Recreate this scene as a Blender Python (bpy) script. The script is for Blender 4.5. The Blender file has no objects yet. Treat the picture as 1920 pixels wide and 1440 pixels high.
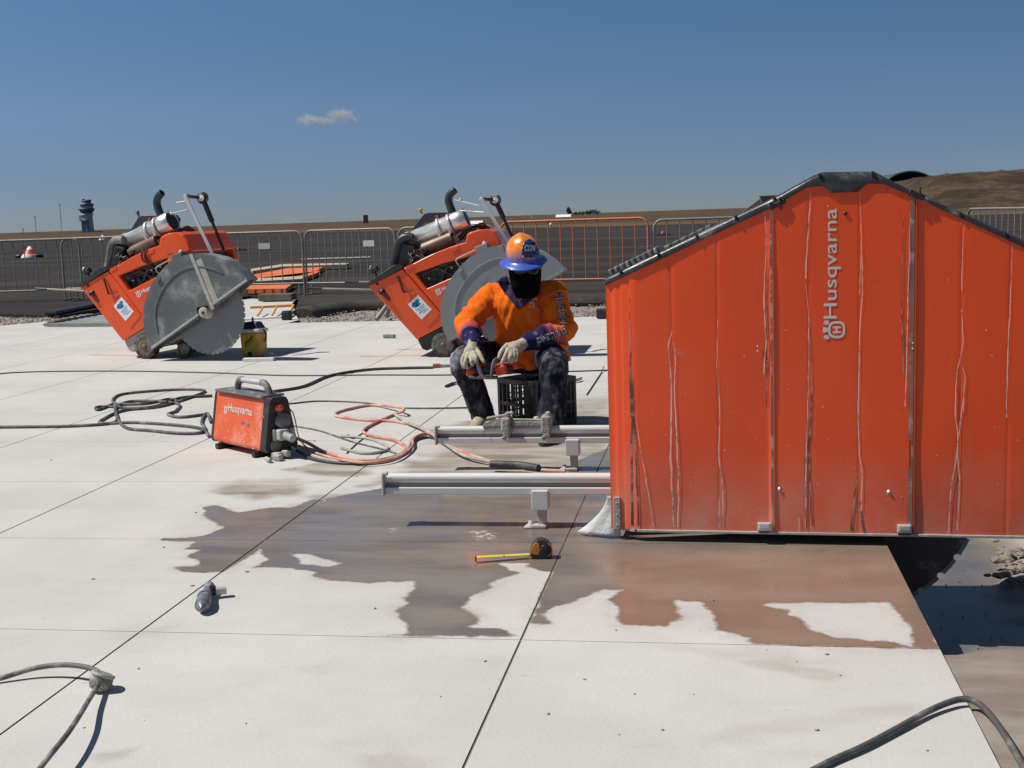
import bpy, bmesh, math, random
import numpy as np
from mathutils import Vector as V, Matrix, noise, Euler
from mathutils.geometry import tessellate_polygon
from mathutils.bvhtree import BVHTree
random.seed(7); np.random.seed(7)
R_ = math.radians
S = bpy.context.scene
COL = S.collection

# ------------------------------------------------------------------ camera, sky, sun, exposure
F, H = 2350.0, 1.24                       # focal length in photo pixels, eye height in metres
_dn = np.array([.034, 1, 315.6 / F]); _up = -_dn / np.linalg.norm(_dn)
_yy = np.array([382., -330, F]); _yy -= _up * (_yy @ _up); _yy /= np.linalg.norm(_yy)
_xx = np.cross(_yy, _up)
RW = np.array([_xx, _yy, _up])            # rows: the world axes as the camera sees them
cam_d = bpy.data.cameras.new('camera'); cam = bpy.data.objects.new('camera', cam_d); COL.objects.link(cam)
cam_d.sensor_width = 36; cam_d.lens = F / 1920 * 36; cam_d.clip_end = 20000; cam_d.clip_start = .05
m3 = Matrix(((RW[0][0], -RW[0][1], -RW[0][2]), (RW[1][0], -RW[1][1], -RW[1][2]), (RW[2][0], -RW[2][1], -RW[2][2])))
cam.matrix_world = Matrix.Translation((0, 0, H)) @ m3.to_4x4()
S.camera = cam
EL, AZ = R_(55), R_(12)                   # sun height; way the shadows run, measured from +X
world = bpy.data.worlds.new("World"); S.world = world; world.use_nodes = True
wn = world.node_tree; wn.nodes.clear()
sky = wn.nodes.new('ShaderNodeTexSky'); sky.sky_type = 'NISHITA'; sky.sun_disc = False
sky.sun_elevation = EL; sky.sun_rotation = math.atan2(-math.cos(AZ), -math.sin(AZ))
sky.altitude = 0; sky.air_density = 1.0; sky.dust_density = 1.5; sky.ozone_density = 6.0
tcg = wn.nodes.new('ShaderNodeTexCoord'); vma = wn.nodes.new('ShaderNodeVectorMath'); vma.operation = 'MULTIPLY_ADD'
vma.inputs[1].default_value = (1, 1, 3.2); vma.inputs[2].default_value = (0, 0, .085)      # a clear, deep sky down to the horizon
wn.links.new(tcg.outputs['Generated'], vma.inputs[0]); wn.links.new(vma.outputs[0], sky.inputs[0])
sxyz = wn.nodes.new('ShaderNodeSeparateXYZ'); wn.links.new(tcg.outputs['Generated'], sxyz.inputs[0])
rmp = wn.nodes.new('ShaderNodeValToRGB'); e_ = rmp.color_ramp.elements
e_[0].position = 0.; e_[0].color = (.82, .68, .59, 1); e_[1].position = .2; e_[1].color = (.76, 1.06, 1.09, 1)
e3_ = rmp.color_ramp.elements.new(.085); e3_.color = (1.05, 1.03, .92, 1)
e2_ = rmp.color_ramp.elements.new(.5); e2_.color = (.36, .40, .38, 1)
wn.links.new(sxyz.outputs[2], rmp.inputs[0])
mul = wn.nodes.new('ShaderNodeVectorMath'); mul.operation = 'MULTIPLY'
wn.links.new(sky.outputs[0], mul.inputs[0]); wn.links.new(rmp.outputs[0], mul.inputs[1])
bg = wn.nodes.new('ShaderNodeBackground'); bg.inputs[1].default_value = .11
wo = wn.nodes.new('ShaderNodeOutputWorld')
wn.links.new(mul.outputs[0], bg.inputs[0]); wn.links.new(bg.outputs[0], wo.inputs[0])
sun_d = bpy.data.lights.new('sun', 'SUN'); sun_d.energy = 5.0; sun_d.angle = R_(.53); sun_d.color = (1, .965, .91)
sun = bpy.data.objects.new('sun', sun_d); COL.objects.link(sun)
sun.rotation_euler = V((math.cos(AZ) * math.cos(EL), math.sin(AZ) * math.cos(EL), -math.sin(EL))).to_track_quat('-Z', 'Y').to_euler()
S.view_settings.view_transform = 'Standard'; S.view_settings.look = 'None'
S.view_settings.exposure = -.08; S.view_settings.gamma = 1
S.cycles.use_denoising = True; S.cycles.max_bounces = 6

# ------------------------------------------------------------------ helpers
def ray(px, py): return RW @ np.array([px - 960, py - 720, F])
def G(px, py, z=0.):                       # photo pixel -> point on the level z
    r = ray(px, py); t = (z - H) / r[2]; return V((r[0] * t, r[1] * t, z))
def PY(px, py, y):                         # photo pixel -> point at the depth y
    r = ray(px, py); t = y / r[1]; return V((r[0] * t, y, r[2] * t + H))

def nd(nt, typ, **kw):
    n = nt.nodes.new(typ)
    for k, v in kw.items(): setattr(n, k, v)
    return n
def mat(name, c, rough=.5, metal=0., c2=None, sc=6., lo=.5, hi=.68, var=.1, vs=3., bump=0., bs=80., st=(1, 1, 1), coat=0., spec=.5, attr=None, det=6):
    m = bpy.data.materials.new(name); m.use_nodes = True; nt = m.node_tree; L = nt.links.new
    b = nt.nodes['Principled BSDF']
    b.inputs['Roughness'].default_value = rough; b.inputs['Metallic'].default_value = metal
    b.inputs['Coat Weight'].default_value = coat; b.inputs['Coat Roughness'].default_value = .12
    b.inputs['Specular IOR Level'].default_value = spec
    tc = nd(nt, 'ShaderNodeTexCoord'); mp = nd(nt, 'ShaderNodeMapping'); mp.inputs['Scale'].default_value = st
    L(tc.outputs['Object'], mp.inputs[0])
    if attr:
        a = nd(nt, 'ShaderNodeAttribute'); a.attribute_name = attr; src = a.outputs['Color']
    else:
        rgb = nd(nt, 'ShaderNodeRGB'); rgb.outputs[0].default_value = (*c, 1); src = rgb.outputs[0]
    if var:
        n = nd(nt, 'ShaderNodeTexNoise'); n.inputs['Scale'].default_value = vs; n.inputs['Detail'].default_value = 5
        L(mp.outputs[0], n.inputs[0])
        mr = nd(nt, 'ShaderNodeMapRange'); mr.inputs[1].default_value = .3; mr.inputs[2].default_value = .7
        mr.inputs[3].default_value = 1 - var; mr.inputs[4].default_value = 1 + var; L(n.outputs[0], mr.inputs[0])
        vm = nd(nt, 'ShaderNodeVectorMath', operation='SCALE'); L(src, vm.inputs[0]); L(mr.outputs[0], vm.inputs['Scale']); src = vm.outputs[0]
    if c2:
        n = nd(nt, 'ShaderNodeTexNoise'); n.inputs['Scale'].default_value = sc; n.inputs['Detail'].default_value = det; n.inputs['Roughness'].default_value = .65
        L(mp.outputs[0], n.inputs[0])
        mr = nd(nt, 'ShaderNodeMapRange'); mr.interpolation_type = 'SMOOTHSTEP'
        mr.inputs[1].default_value = lo; mr.inputs[2].default_value = hi; L(n.outputs[0], mr.inputs[0])
        mx = nd(nt, 'ShaderNodeMix', data_type='RGBA'); L(mr.outputs[0], mx.inputs[0]); L(src, mx.inputs[6]); mx.inputs[7].default_value = (*c2, 1); src = mx.outputs[2]
        r2 = nd(nt, 'ShaderNodeMapRange'); r2.inputs[3].default_value = rough; r2.inputs[4].default_value = max(rough, .8); L(mr.outputs[0], r2.inputs[0]); L(r2.outputs[0], b.inputs['Roughness'])
    L(src, b.inputs['Base Color'])
    if bump:
        n = nd(nt, 'ShaderNodeTexNoise'); n.inputs['Scale'].default_value = bs; n.inputs['Detail'].default_value = 4; L(mp.outputs[0], n.inputs[0])
        bp = nd(nt, 'ShaderNodeBump'); bp.inputs['Strength'].default_value = bump; bp.inputs['Distance'].default_value = .01
        L(n.outputs[0], bp.inputs['Height']); L(bp.outputs[0], b.inputs['Normal'])
    return m

DUST = (.52, .48, .43)
OR = (.70, .085, .012)
M = dict(
    orange=mat('orange_paint', OR, .35, c2=(.62, .22, .12), sc=9, lo=.56, hi=.8, var=.06, coat=.25),
    orange_clean=mat('orange_enamel', (.80, .085, .010), .32, c2=(.62, .25, .14), sc=14, lo=.62, hi=.85, var=.05, coat=.3),
    orange_pack=mat('orange_speckled', (.68, .095, .025), .5, c2=(.66, .30, .20), sc=7, lo=.46, hi=.78, var=.08),
    rubber=mat('black_rubber', (.028, .029, .032), .42, c2=(.22, .22, .22), sc=7, lo=.6, hi=.85, var=.2, bump=.2, bs=30),
    black=mat('black_plastic', (.016, .016, .018), .45, c2=(.12, .115, .11), sc=16, lo=.55, hi=.8, var=.2),
    dark=mat('dark_metal', (.03, .03, .032), .5, .3, c2=(.10, .09, .08), sc=12, var=.2),
    lug=mat('dusty_rubber_lug', (.16, .165, .165), .7, c2=(.40, .38, .34), sc=16, lo=.4, hi=.65, var=.2),
    grey=mat('grey_plastic', (.13, .135, .14), .5, c2=DUST, sc=18, lo=.5, hi=.75, var=.15),
    guardgrey=mat('grey_painted_steel', (.22, .235, .245), .42, c2=(.36, .36, .35), sc=5, lo=.62, hi=.85, var=.05),
    guarddirty=mat('grey_steel_splashed', (.115, .13, .132), .6, spec=.3, c2=(.40, .40, .365), sc=5.5, lo=.46, hi=.82, var=.2, bump=.15, bs=40),
    alu=mat('bright_aluminium', (.62, .62, .62), .42, .55, c2=(.5, .49, .46), sc=10, var=.08),
    casting=mat('dusty_casting', (.30, .285, .26), .75, c2=(.44, .42, .38), sc=24, lo=.42, hi=.65, var=.2, bump=.5, bs=90),
    aludull=mat('dusty_aluminium', (.40, .39, .36), .65, .1, c2=(.50, .48, .43), sc=14, var=.15, bump=.2, bs=60),
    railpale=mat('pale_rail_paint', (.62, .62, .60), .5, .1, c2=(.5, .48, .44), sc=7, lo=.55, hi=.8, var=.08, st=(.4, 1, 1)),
    railshade=mat('shaded_rail_web', (.20, .20, .20), .5, .2, c2=(.35, .34, .31), sc=8, var=.15, st=(.4, 1, 1)),  # darker grey paints the shade of the recessed web
    steel=mat('stainless_steel', (.74, .72, .68), .36, .85, c2=(.42, .36, .28), sc=5, lo=.5, hi=.8, var=.1),
    brownsteel=mat('heat_browned_steel', (.16, .11, .085), .5, .5, var=.3, vs=8),
    blade=mat('blade_steel', (.16, .165, .175), .40, .35, c2=(.22, .22, .22), sc=4, var=.06),
    bladedirty=mat('muddy_blade_steel', (.07, .07, .075), .5, .1, c2=(.34, .34, .35), sc=6, lo=.50, hi=.66, var=.3),
    tyre=mat('tyre_rubber', (.03, .028, .027), .7, c2=(.4, .37, .33), sc=12, lo=.45, hi=.75, var=.3, bump=.3, bs=60),
    rust=mat('dirty_wheel_rim', (.17, .12, .10), .6, .3, c2=DUST, sc=14, lo=.5, hi=.8, var=.3),
    white=mat('white_paint', (.78, .78, .77), .5, var=.04),
    sticker=mat('white_sticker', (.80, .82, .85), .4, var=.02),
    blue=mat('blue_print', (.03, .16, .42), .45, var=.1),
    lettergrey=mat('silver_lettering', (.60, .58, .57), .5, c2=(.45, .36, .32), sc=25, lo=.6, hi=.8, var=.05),
    slurry=mat('dried_slurry', (.80, .56, .46), .85, c2=(.42, .28, .22), sc=20, lo=.5, hi=.6, var=.15),
    mudstreak=mat('mud_streak', (.24, .13, .10), .7, c2=(.40, .33, .30), sc=14, lo=.5, hi=.62, var=.25),
    cable=mat('grey_rubber_cable', (.075, .078, .075), .6, c2=(.30, .30, .27), sc=11, lo=.45, hi=.75, var=.2),
    cabledark=mat('black_rubber_cable', (.035, .036, .038), .5, c2=(.16, .16, .15), sc=9, lo=.5, hi=.8, var=.2),
    hosegrey=mat('pale_grey_hose', (.30, .30, .28), .6, c2=(.50, .48, .43), sc=9, lo=.4, hi=.7, var=.15),
    hosered=mat('coral_red_hose', (.56, .17, .11), .6, c2=(.60, .42, .35), sc=8, lo=.36, hi=.66, var=.12),
    galv=mat('galvanised_tube', (.27, .25, .22), .55, .25, var=.15, vs=6),
    orangetube=mat('orange_barrier_paint', (.60, .16, .06), .5, c2=(.45, .2, .12), sc=5, var=.1),
    mat_orange=mat('orange_mat_sheet', (.72, .15, .035), .7, c2=(.5, .2, .1), sc=2, var=.15, vs=2),
    timber=mat('pale_timber', (.45, .38, .26), .8, var=.2, vs=8, st=(.3, 3, 3)),
    gold=mat('yellow_painted_bar', (.62, .30, .06), .6, var=.15),
    yellow=mat('yellow_plastic', (.52, .36, .03), .45, c2=(.40, .30, .08), sc=7, var=.08),
    navyplastic=mat('navy_plastic', (.012, .016, .06), .4, var=.1),
    cream=mat('cream_plastic', (.55, .55, .50), .5, var=.05),
    redpaint=mat('red_marker_paint', (.55, .03, .04), .5, var=.1),
    browncab=mat('brown_painted_board', (.06, .025, .018), .7, var=.2),
    towerpale=mat('hazy_tower_cladding', (.30, .36, .44), .6, var=.06, vs=.5),  # distance haze is mixed into this pale blue-grey
    towerdark=mat('hazy_tower_glass', (.06, .08, .12), .35, var=.2, vs=.4),  # dark glass tone lifted by painted haze
    bunker=mat('bunker_concrete', (.20, .17, .13), .9, c2=(.12, .10, .08), sc=.8, var=.15, vs=.6),
    hangar=mat('hangar_green_roof', (.06, .085, .075), .6, var=.1),
    hole=mat('hangar_shade_black', (.008, .009, .01), .9, var=0),
    bush=mat('far_tree_leaves', (.035, .05, .03), .9, var=.4, vs=.4),
    glove=mat('cream_knit_glove', (.50, .455, .35), .95, spec=.1, c2=(.34, .31, .26), sc=28, lo=.52, hi=.75, var=.08, bump=.5, bs=420),
    denim=mat('navy_denim', (.018, .020, .034), .85, c2=(.17, .17, .19), sc=9, lo=.50, hi=.80, var=.25, vs=14, bump=.3, bs=350, det=10),
    navycloth=mat('navy_cloth', (.022, .018, .075), .85, var=.15, bump=.3, bs=300),
    shirt=mat('orange_work_shirt', (1, 1, 1), .9, spec=.12, var=.08, vs=9, bump=.25, bs=260, attr='col'),
    helmet=mat('dipped_helmet_shell', (1, 1, 1), .3, var=.14, vs=22, attr='col', coat=.35),
    skin=mat('skin', (.32, .16, .10), .55, var=.08),
    mask=mat('black_face_cloth', (.004, .004, .0045), .95, spec=.05, var=.2, bump=.3, bs=200),
    lens=mat('dark_lenses', (.006, .006, .008), .08, var=0),
    boot=mat('brown_leather', (.10, .035, .018), .5, c2=(.20, .12, .08), sc=20, var=.2),
    sole=mat('pale_boot', (.42, .36, .27), .8, c2=(.2, .16, .12), sc=30, var=.2),
    crate=mat('black_crate_plastic', (.02, .02, .022), .35, c2=(.14, .14, .14), sc=14, lo=.6, hi=.85, var=.2),
    remred=mat('red_orange_plastic', (.72, .075, .03), .4, c2=(.6, .3, .22), sc=30, lo=.58, hi=.75, var=.05),
    canvas=mat('grey_white_canvas', (.56, .56, .55), .8, var=.12, vs=14, bump=.4, bs=60),
    tapeyel=mat('yellow_steel_tape', (.66, .55, .06), .5, c2=(.3, .26, .05), sc=70, lo=.6, hi=.62, var=.05, st=(1, .1, .1)),
    tapeor=mat('orange_tape_case', (.75, .22, .03), .4, var=.05),
    greyfit=mat('grey_blue_fitting', (.17, .19, .22), .4, .2, c2=(.36, .37, .37), sc=40, lo=.5, hi=.7, var=.2),
    clear=mat('frosted_plastic', (.55, .54, .52), .35, var=.1),
    copper=mat('copper_red_coupling', (.42, .11, .06), .45, .2, var=.15),
    mudlump=mat('pale_mud_clods', (.25, .215, .17), .9, c2=(.2, .17, .13), sc=18, var=.2, bump=.6, bs=60),
    stone=mat('small_stones', (.27, .24, .21), .9, var=.3, vs=30),
    steelplate=mat('grey_steel_plate', (.30, .30, .31), .5, .2, c2=(.40, .39, .37), sc=4, var=.12),
)

ORG = {}
class MB:
    """collects shapes, then links them as one mesh"""
    def __init__(s): s.v = []; s.f = []; s.mi = []; s.sm = []
    def add(s, vs, fs, mi=0, sm=False):
        o = len(s.v); s.v += [V(v) for v in vs]
        for f in fs: s.f.append([i + o for i in f]); s.mi.append(mi); s.sm.append(sm)
        return s
    def bm(s, bm, mtx=None, mi=0, sm=False):
        bm.verts.index_update()
        vs = [(mtx @ v.co if mtx else v.co.copy()) for v in bm.verts]; fs = [[v.index for v in f.verts] for f in bm.faces]
        bm.free(); return s.add(vs, fs, mi, sm)
    def box(s, c, d, rot=None, bev=0., mi=0, seg=2):
        bm = bmesh.new(); bmesh.ops.create_cube(bm, size=1)
        bmesh.ops.scale(bm, vec=V(d), verts=bm.verts)
        if bev: bmesh.ops.bevel(bm, geom=list(bm.edges), offset=min(bev, min(d) * .49), segments=seg, profile=.5, affect='EDGES')
        mx = Matrix.Translation(V(c)) @ (rot.to_4x4() if rot else Matrix())
        return s.bm(bm, mx, mi, False)
    def tube(s, pts, r, seg=10, caps=True, mi=0, flat=1.):
        pts = [V(p) for p in pts]; n = len(pts); rs = r if isinstance(r, (list, tuple)) else [r] * n
        t0 = (pts[1] - pts[0]).normalized(); a = t0.cross(V((0, 0, 1)))
        if a.length < .05: a = t0.cross(V((1, 0, 0)))
        a.normalize(); vs = []; fs = []
        for i, p in enumerate(pts):
            t = (pts[min(i + 1, n - 1)] - pts[max(i - 1, 0)])
            if t.length < 1e-9: t = t0.copy()
            t.normalize()
            a = a - t * a.dot(t)
            if a.length < 1e-6: a = t.orthogonal()
            a.normalize(); b = t.cross(a)
            for k in range(seg):
                q = 2 * math.pi * k / seg; vs.append(p + (a * math.cos(q) + b * math.sin(q) * flat) * rs[i])
        for i in range(n - 1):
            for k in range(seg):
                k2 = (k + 1) % seg; fs.append([i * seg + k, i * seg + k2, (i + 1) * seg + k2, (i + 1) * seg + k])
        s.add(vs, fs, mi, True)
        if caps: s.add(vs[:seg], [list(range(seg))[::-1]], mi); s.add(vs[-seg:], [list(range(seg))], mi)
        return s
    def cyl(s, p0, p1, r0, r1=None, seg=24, mi=0):
        return s.tube([p0, p1], [r0, r0 if r1 is None else r1], seg, True, mi)
    def lathe(s, prof, c, ax=(0, 0, 1), seg=32, mi=0, sm=True, cap=True):      # prof: (radius, along)
        ax = V(ax).normalized(); a = ax.orthogonal().normalized(); b = ax.cross(a); c = V(c); vs = []; fs = []; n = len(prof)
        for r, h in prof:
            for k in range(seg):
                q = 2 * math.pi * k / seg; vs.append(c + ax * h + (a * math.cos(q) + b * math.sin(q)) * r)
        for i in range(n - 1):
            for k in range(seg):
                k2 = (k + 1) % seg; fs.append([i * seg + k, i * seg + k2, (i + 1) * seg + k2, (i + 1) * seg + k])
        s.add(vs, fs, mi, sm)
        if cap and prof[0][0] > 1e-4: s.add(vs[:seg], [list(range(seg))[::-1]], mi)
        if cap and prof[-1][0] > 1e-4: s.add(vs[-seg:], [list(range(seg))], mi)
        return s
    def ball(s, c, r, sub=2, rot=None, mi=0):
        bm = bmesh.new(); bmesh.ops.create_icosphere(bm, subdivisions=sub, radius=1)
        r = (r, r, r) if isinstance(r, (int, float)) else r
        mx = Matrix.Translation(V(c)) @ (rot.to_4x4() if rot else Matrix()) @ Matrix.Diagonal((*r, 1))
        return s.bm(bm, mx, mi, True)
    def prism(s, outer, fn, d0, d1, holes=(), mi=0):                # fn(a, b, depth) -> point
        loops = [list(outer)] + [list(h) for h in holes]; flat = [p for l in loops for p in l]; n = len(flat)
        tris = tessellate_polygon([[V((p[0], p[1], 0)) for p in l] for l in loops])
        vs = [fn(p[0], p[1], d0) for p in flat] + [fn(p[0], p[1], d1) for p in flat]; fs = []
        for t in tris:
            p, q, r = [flat[i] for i in t]
            ccw = (q[0] - p[0]) * (r[1] - p[1]) - (q[1] - p[1]) * (r[0] - p[0]) > 0
            t = list(t) if ccw else list(t)[::-1]
            fs.append(t); fs.append([i + n for i in t][::-1])
        o = 0
        for l in loops:
            k = len(l)
            for i in range(k): j = (i + 1) % k; fs.append([o + i, o + j, o + j + n, o + i + n])
            o += k
        return s.add(vs, fs, mi)
    def build(s, name, mats, parent=None, off=None, bev=0., seg=2, fix=True):
        off = V(off) if off is not None else V((0, 0, 0))
        me = bpy.data.meshes.new(name)
        me.from_pydata([v - off for v in s.v], [], s.f); me.update()
        for m in (mats if isinstance(mats, (list, tuple)) else [mats]): me.materials.append(m)
        me.polygons.foreach_set('material_index', s.mi); me.polygons.foreach_set('use_smooth', s.sm)
        if fix:
            b = bmesh.new(); b.from_mesh(me); bmesh.ops.recalc_face_normals(b, faces=b.faces); b.to_mesh(me); b.free()
        o = bpy.data.objects.new(name, me); COL.objects.link(o)
        if parent is not None: o.parent = parent
        else: o.location = off
        if bev:
            md = o.modifiers.new('bevel', 'BEVEL'); md.width = bev; md.segments = seg; md.limit_method = 'ANGLE'; md.angle_limit = R_(38)
        return o

def each(s, name, mats, parent, fix=True, **kw):
    n = len(s.v); pa = list(range(n))
    def find(a):
        while pa[a] != a: pa[a] = pa[pa[a]]; a = pa[a]
        return a
    for f in s.f:
        for i in f[1:]: pa[find(i)] = find(f[0])
    groups = {}
    for k, f in enumerate(s.f): groups.setdefault(find(f[0]), []).append(k)
    out = []
    for ks in groups.values():
        ids = sorted({i for k in ks for i in s.f[k]}); mp = {i: j for j, i in enumerate(ids)}; m = MB()
        m.v = [s.v[i] for i in ids]; m.f = [[mp[i] for i in s.f[k]] for k in ks]; m.mi = [s.mi[k] for k in ks]; m.sm = [s.sm[k] for k in ks]
        out.append(m.build(name, mats, parent, fix=fix, **kw))
    return out
MB.each = each
def tag(o, label, cat, group=None):
    o['label'] = label; o['category'] = cat
    if group: o['group'] = group
    return o
def thing(name, label, cat, loc=(0, 0, 0), rotz=0., group=None):
    o = bpy.data.objects.new(name, None); COL.objects.link(o); o.empty_display_size = .1
    o.location = loc; o.rotation_euler = (0, 0, rotz)
    return tag(o, label, cat, group)
def struct(o, kind='structure'): o['kind'] = kind; return o

def crom(pts, n=10):
    P = [V(p) for p in pts]; P = [P[0] * 2 - P[1]] + P + [P[-1] * 2 - P[-2]]; out = []
    for i in range(1, len(P) - 2):
        a, b, c, d = P[i - 1:i + 3]
        for k in range(n):
            t = k / n; out.append(.5 * ((2 * b) + (c - a) * t + (2 * a - 5 * b + 4 * c - d) * t * t + (3 * b - a - 3 * c + d) * t ** 3))
    return out + [P[-2]]
def gp(pts, r):                             # cable points: (px, py[, lift])
    return [G(p[0], p[1], r + (p[2] if len(p) > 2 else 0)) for p in pts]

def text2d(body, bold=0.):
    c = bpy.data.curves.new('t', 'FONT'); c.body = body; c.offset = bold; c.resolution_u = 4
    o = bpy.data.objects.new('t', c); COL.objects.link(o); dg = bpy.context.evaluated_depsgraph_get()
    me = bpy.data.meshes.new_from_object(o.evaluated_get(dg))
    vs = [(v.co.x, v.co.y) for v in me.vertices]; fs = [list(p.vertices) for p in me.polygons]
    bpy.data.objects.remove(o); bpy.data.curves.remove(c); bpy.data.meshes.remove(me)
    a = np.array(vs); lo = a.min(0); hi = a.max(0)
    return (a - lo) / (hi[1] - lo[1]), fs, (hi[0] - lo[0]) / (hi[1] - lo[1])
def put_text(mb, body, fn, w=None, h=None, bold=.0, mi=0):           # fn(a, b) -> point, a along the line, b up
    a, fs, asp = text2d(body, bold); sy = h if h else w / asp; sx = (w / asp) if w else sy
    mb.add([fn(p[0] * sx, p[1] * sy) for p in a], fs, mi); return mb
def emblem_polys():                         # a crowned letter H in a rounded ring, unit square
    def rr(x0, y0, x1, y1, r, n=6):
        out = []
        for cx, cy, a0 in ((x1 - r, y0 + r, -90), (x1 - r, y1 - r, 0), (x0 + r, y1 - r, 90), (x0 + r, y0 + r, 180)):
            for k in range(n + 1): q = R_(a0 + 90 * k / n); out.append((cx + r * math.cos(q), cy + r * math.sin(q)))
        return out
    P = [(rr(.08, 0, .92, .76, .3), [rr(.2, .1, .8, .66, .2)])]
    P += [([(.33, .2), (.42, .2), (.42, .56), (.33, .56)], []), ([(.58, .2), (.67, .2), (.67, .56), (.58, .56)], []), ([(.42, .34), (.58, .34), (.58, .43), (.42, .43)], [])]
    P += [([(.05, .72), (.26, .76), (.20, .98), (.04, .92)], []), ([(.40, .77), (.60, .77), (.64, 1.), (.36, 1.)], []), ([(.74, .76), (.95, .72), (.96, .92), (.80, .98)], [])]
    return P
def put_emblem(mb, fn, size, mi=0):
    for o, hs in emblem_polys():
        loops = [o] + hs; flat = [p for l in loops for p in l]
        t = tessellate_polygon([[V((p[0], p[1], 0)) for p in l] for l in loops])
        mb.add([fn(p[0] * size, p[1] * size) for p in flat], [list(x) for x in t], mi)
    return mb

# ------------------------------------------------------------------ the setting: ground
def seg_dist(P, poly):
    P = P[:, None, :]; A = np.array(poly); B = np.roll(A, -1, 0); d = B - A
    t = np.clip(((P - A) * d).sum(2) / ((d * d).sum(1) + 1e-12), 0, 1)
    return np.sqrt((((A + t[..., None] * d) - P) ** 2).sum(2).min(1))
def inside(P, poly):
    x, y = P[:, 0], P[:, 1]; ins = np.zeros(len(P), bool); A = np.array(poly); B = np.roll(A, -1, 0)
    for (ax, ay), (bx, by) in zip(A, B):
        c = ((ay > y) != (by > y)) & (x < (bx - ax) * (y - ay) / (by - ay + 1e-12) + ax); ins ^= c
    return ins
def sdf(P, poly):
    out = np.empty(len(P))
    for i in range(0, len(P), 4000):
        q = P[i:i + 4000]; out[i:i + 4000] = seg_dist(q, poly) * np.where(inside(q, poly), 1, -1)
    return out
px2 = lambda L: [tuple(G(*p))[:2] for p in L]
WET = px2([(300,1010),(380,1005),(419,990),(381,967),(381,950),(407,947),(448,961),(501,952),(544,952),(587,936),(614,934),(672,923),(721,914),(800,908),(930,906),(1055,900),(1080,865),
    (1142,838),(1300,850),(1640,850),(1700,1000),(1712,1100),(1766,1218),(1600,1214),(1412,1208),(1400,1197),(1375,1190),(1345,1182),(1335,1155),(1332,1145),(1310,1129),(1267,1126),(1272,1145),
    (1280,1162),(1255,1167),(1252,1175),(1210,1175),(1165,1171),(1155,1160),(1160,1140),(1140,1125),(1167,1106),(1130,1106),(1105,1117),(1075,1129),(1045,1137),(1015,1152),(1035,1170),(990,1172),
    (1034,1072),(1017,1071),(983,1064),(992,1056),(936,1057),(972,1075),(918,1093),(923,1100),(882,1120),(878,1131),(867,1138),(900,1156),(898,1169),(878,1174),(891,1178),(936,1178),(976,1195),
    (708,1193),(764,1187),(761,1174),(752,1162),(741,1147),(761,1131),(757,1120),(777,1104),(773,1091),(739,1091),(703,1094),(614,1088),(587,1080),(593,1073),(551,1066),(475,1064),(497,1050),(488,1031),
    (421,1073),(340,1074),(329,1064),(372,1059),(374,1053),(349,1044),(372,1032),(347,1030),(365,1016),(300,1014)])
DRY = [px2([(549,1039),(573,1038),(640,1057),(614,1062),(569,1057)]),
       px2([(1420,1132),(1665,1130),(1675,1145),(1705,1172),(1707,1210),(1660,1202),(1570,1195),(1517,1180),(1515,1167),(1480,1152),(1485,1145)])]
SOFT = [(px2([(405,912),(450,900),(530,900),(585,905),(560,925),(480,936),(410,925)]), .9, .10),
        (px2([(700,910),(760,870),(830,845),(800,805),(880,790),(1080,780),(1145,770),(1145,895),(900,905)]), .95, .16),
        (px2([(540,878),(600,868),(690,868),(690,890),(600,895)]), .95, .08),
        (px2([(520,960),(590,930),(680,925),(672,960),(600,975)]), .8, .10),
        (px2([(1040,720),(1100,690),(1145,690),(1145,790),(1060,790)]), .85, .2),
        (px2([(665,1418),(740,1398),(820,1425),(790,1450),(690,1450)]), .38, .05), (px2([(175,1418),(262,1398),(245,1420),(200,1428)]), .42, .03),
        (px2([(1290,1385),(1480,1345),(1720,1320),(1690,1340),(1500,1375),(1320,1402)]), .20, .05), (px2([(1340,1232),(1450,1236),(1600,1268),(1560,1276),(1440,1258)]), .30, .04), (px2([(215,1180),(330,1172),(300,1196),(230,1198)]), .22, .05), (px2([(540,1250),(620,1240),(610,1262),(560,1266)]), .2, .03),
        (px2([(1270,1216),(1400,1214),(1560,1240),(1500,1255),(1360,1238)]), .22, .06)]
SLURRY = px2([(1060,1010),(1190,1035),(1700,1020),(1790,1230),(1100,1200),(1000,1180),(1150,1100)])

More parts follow.
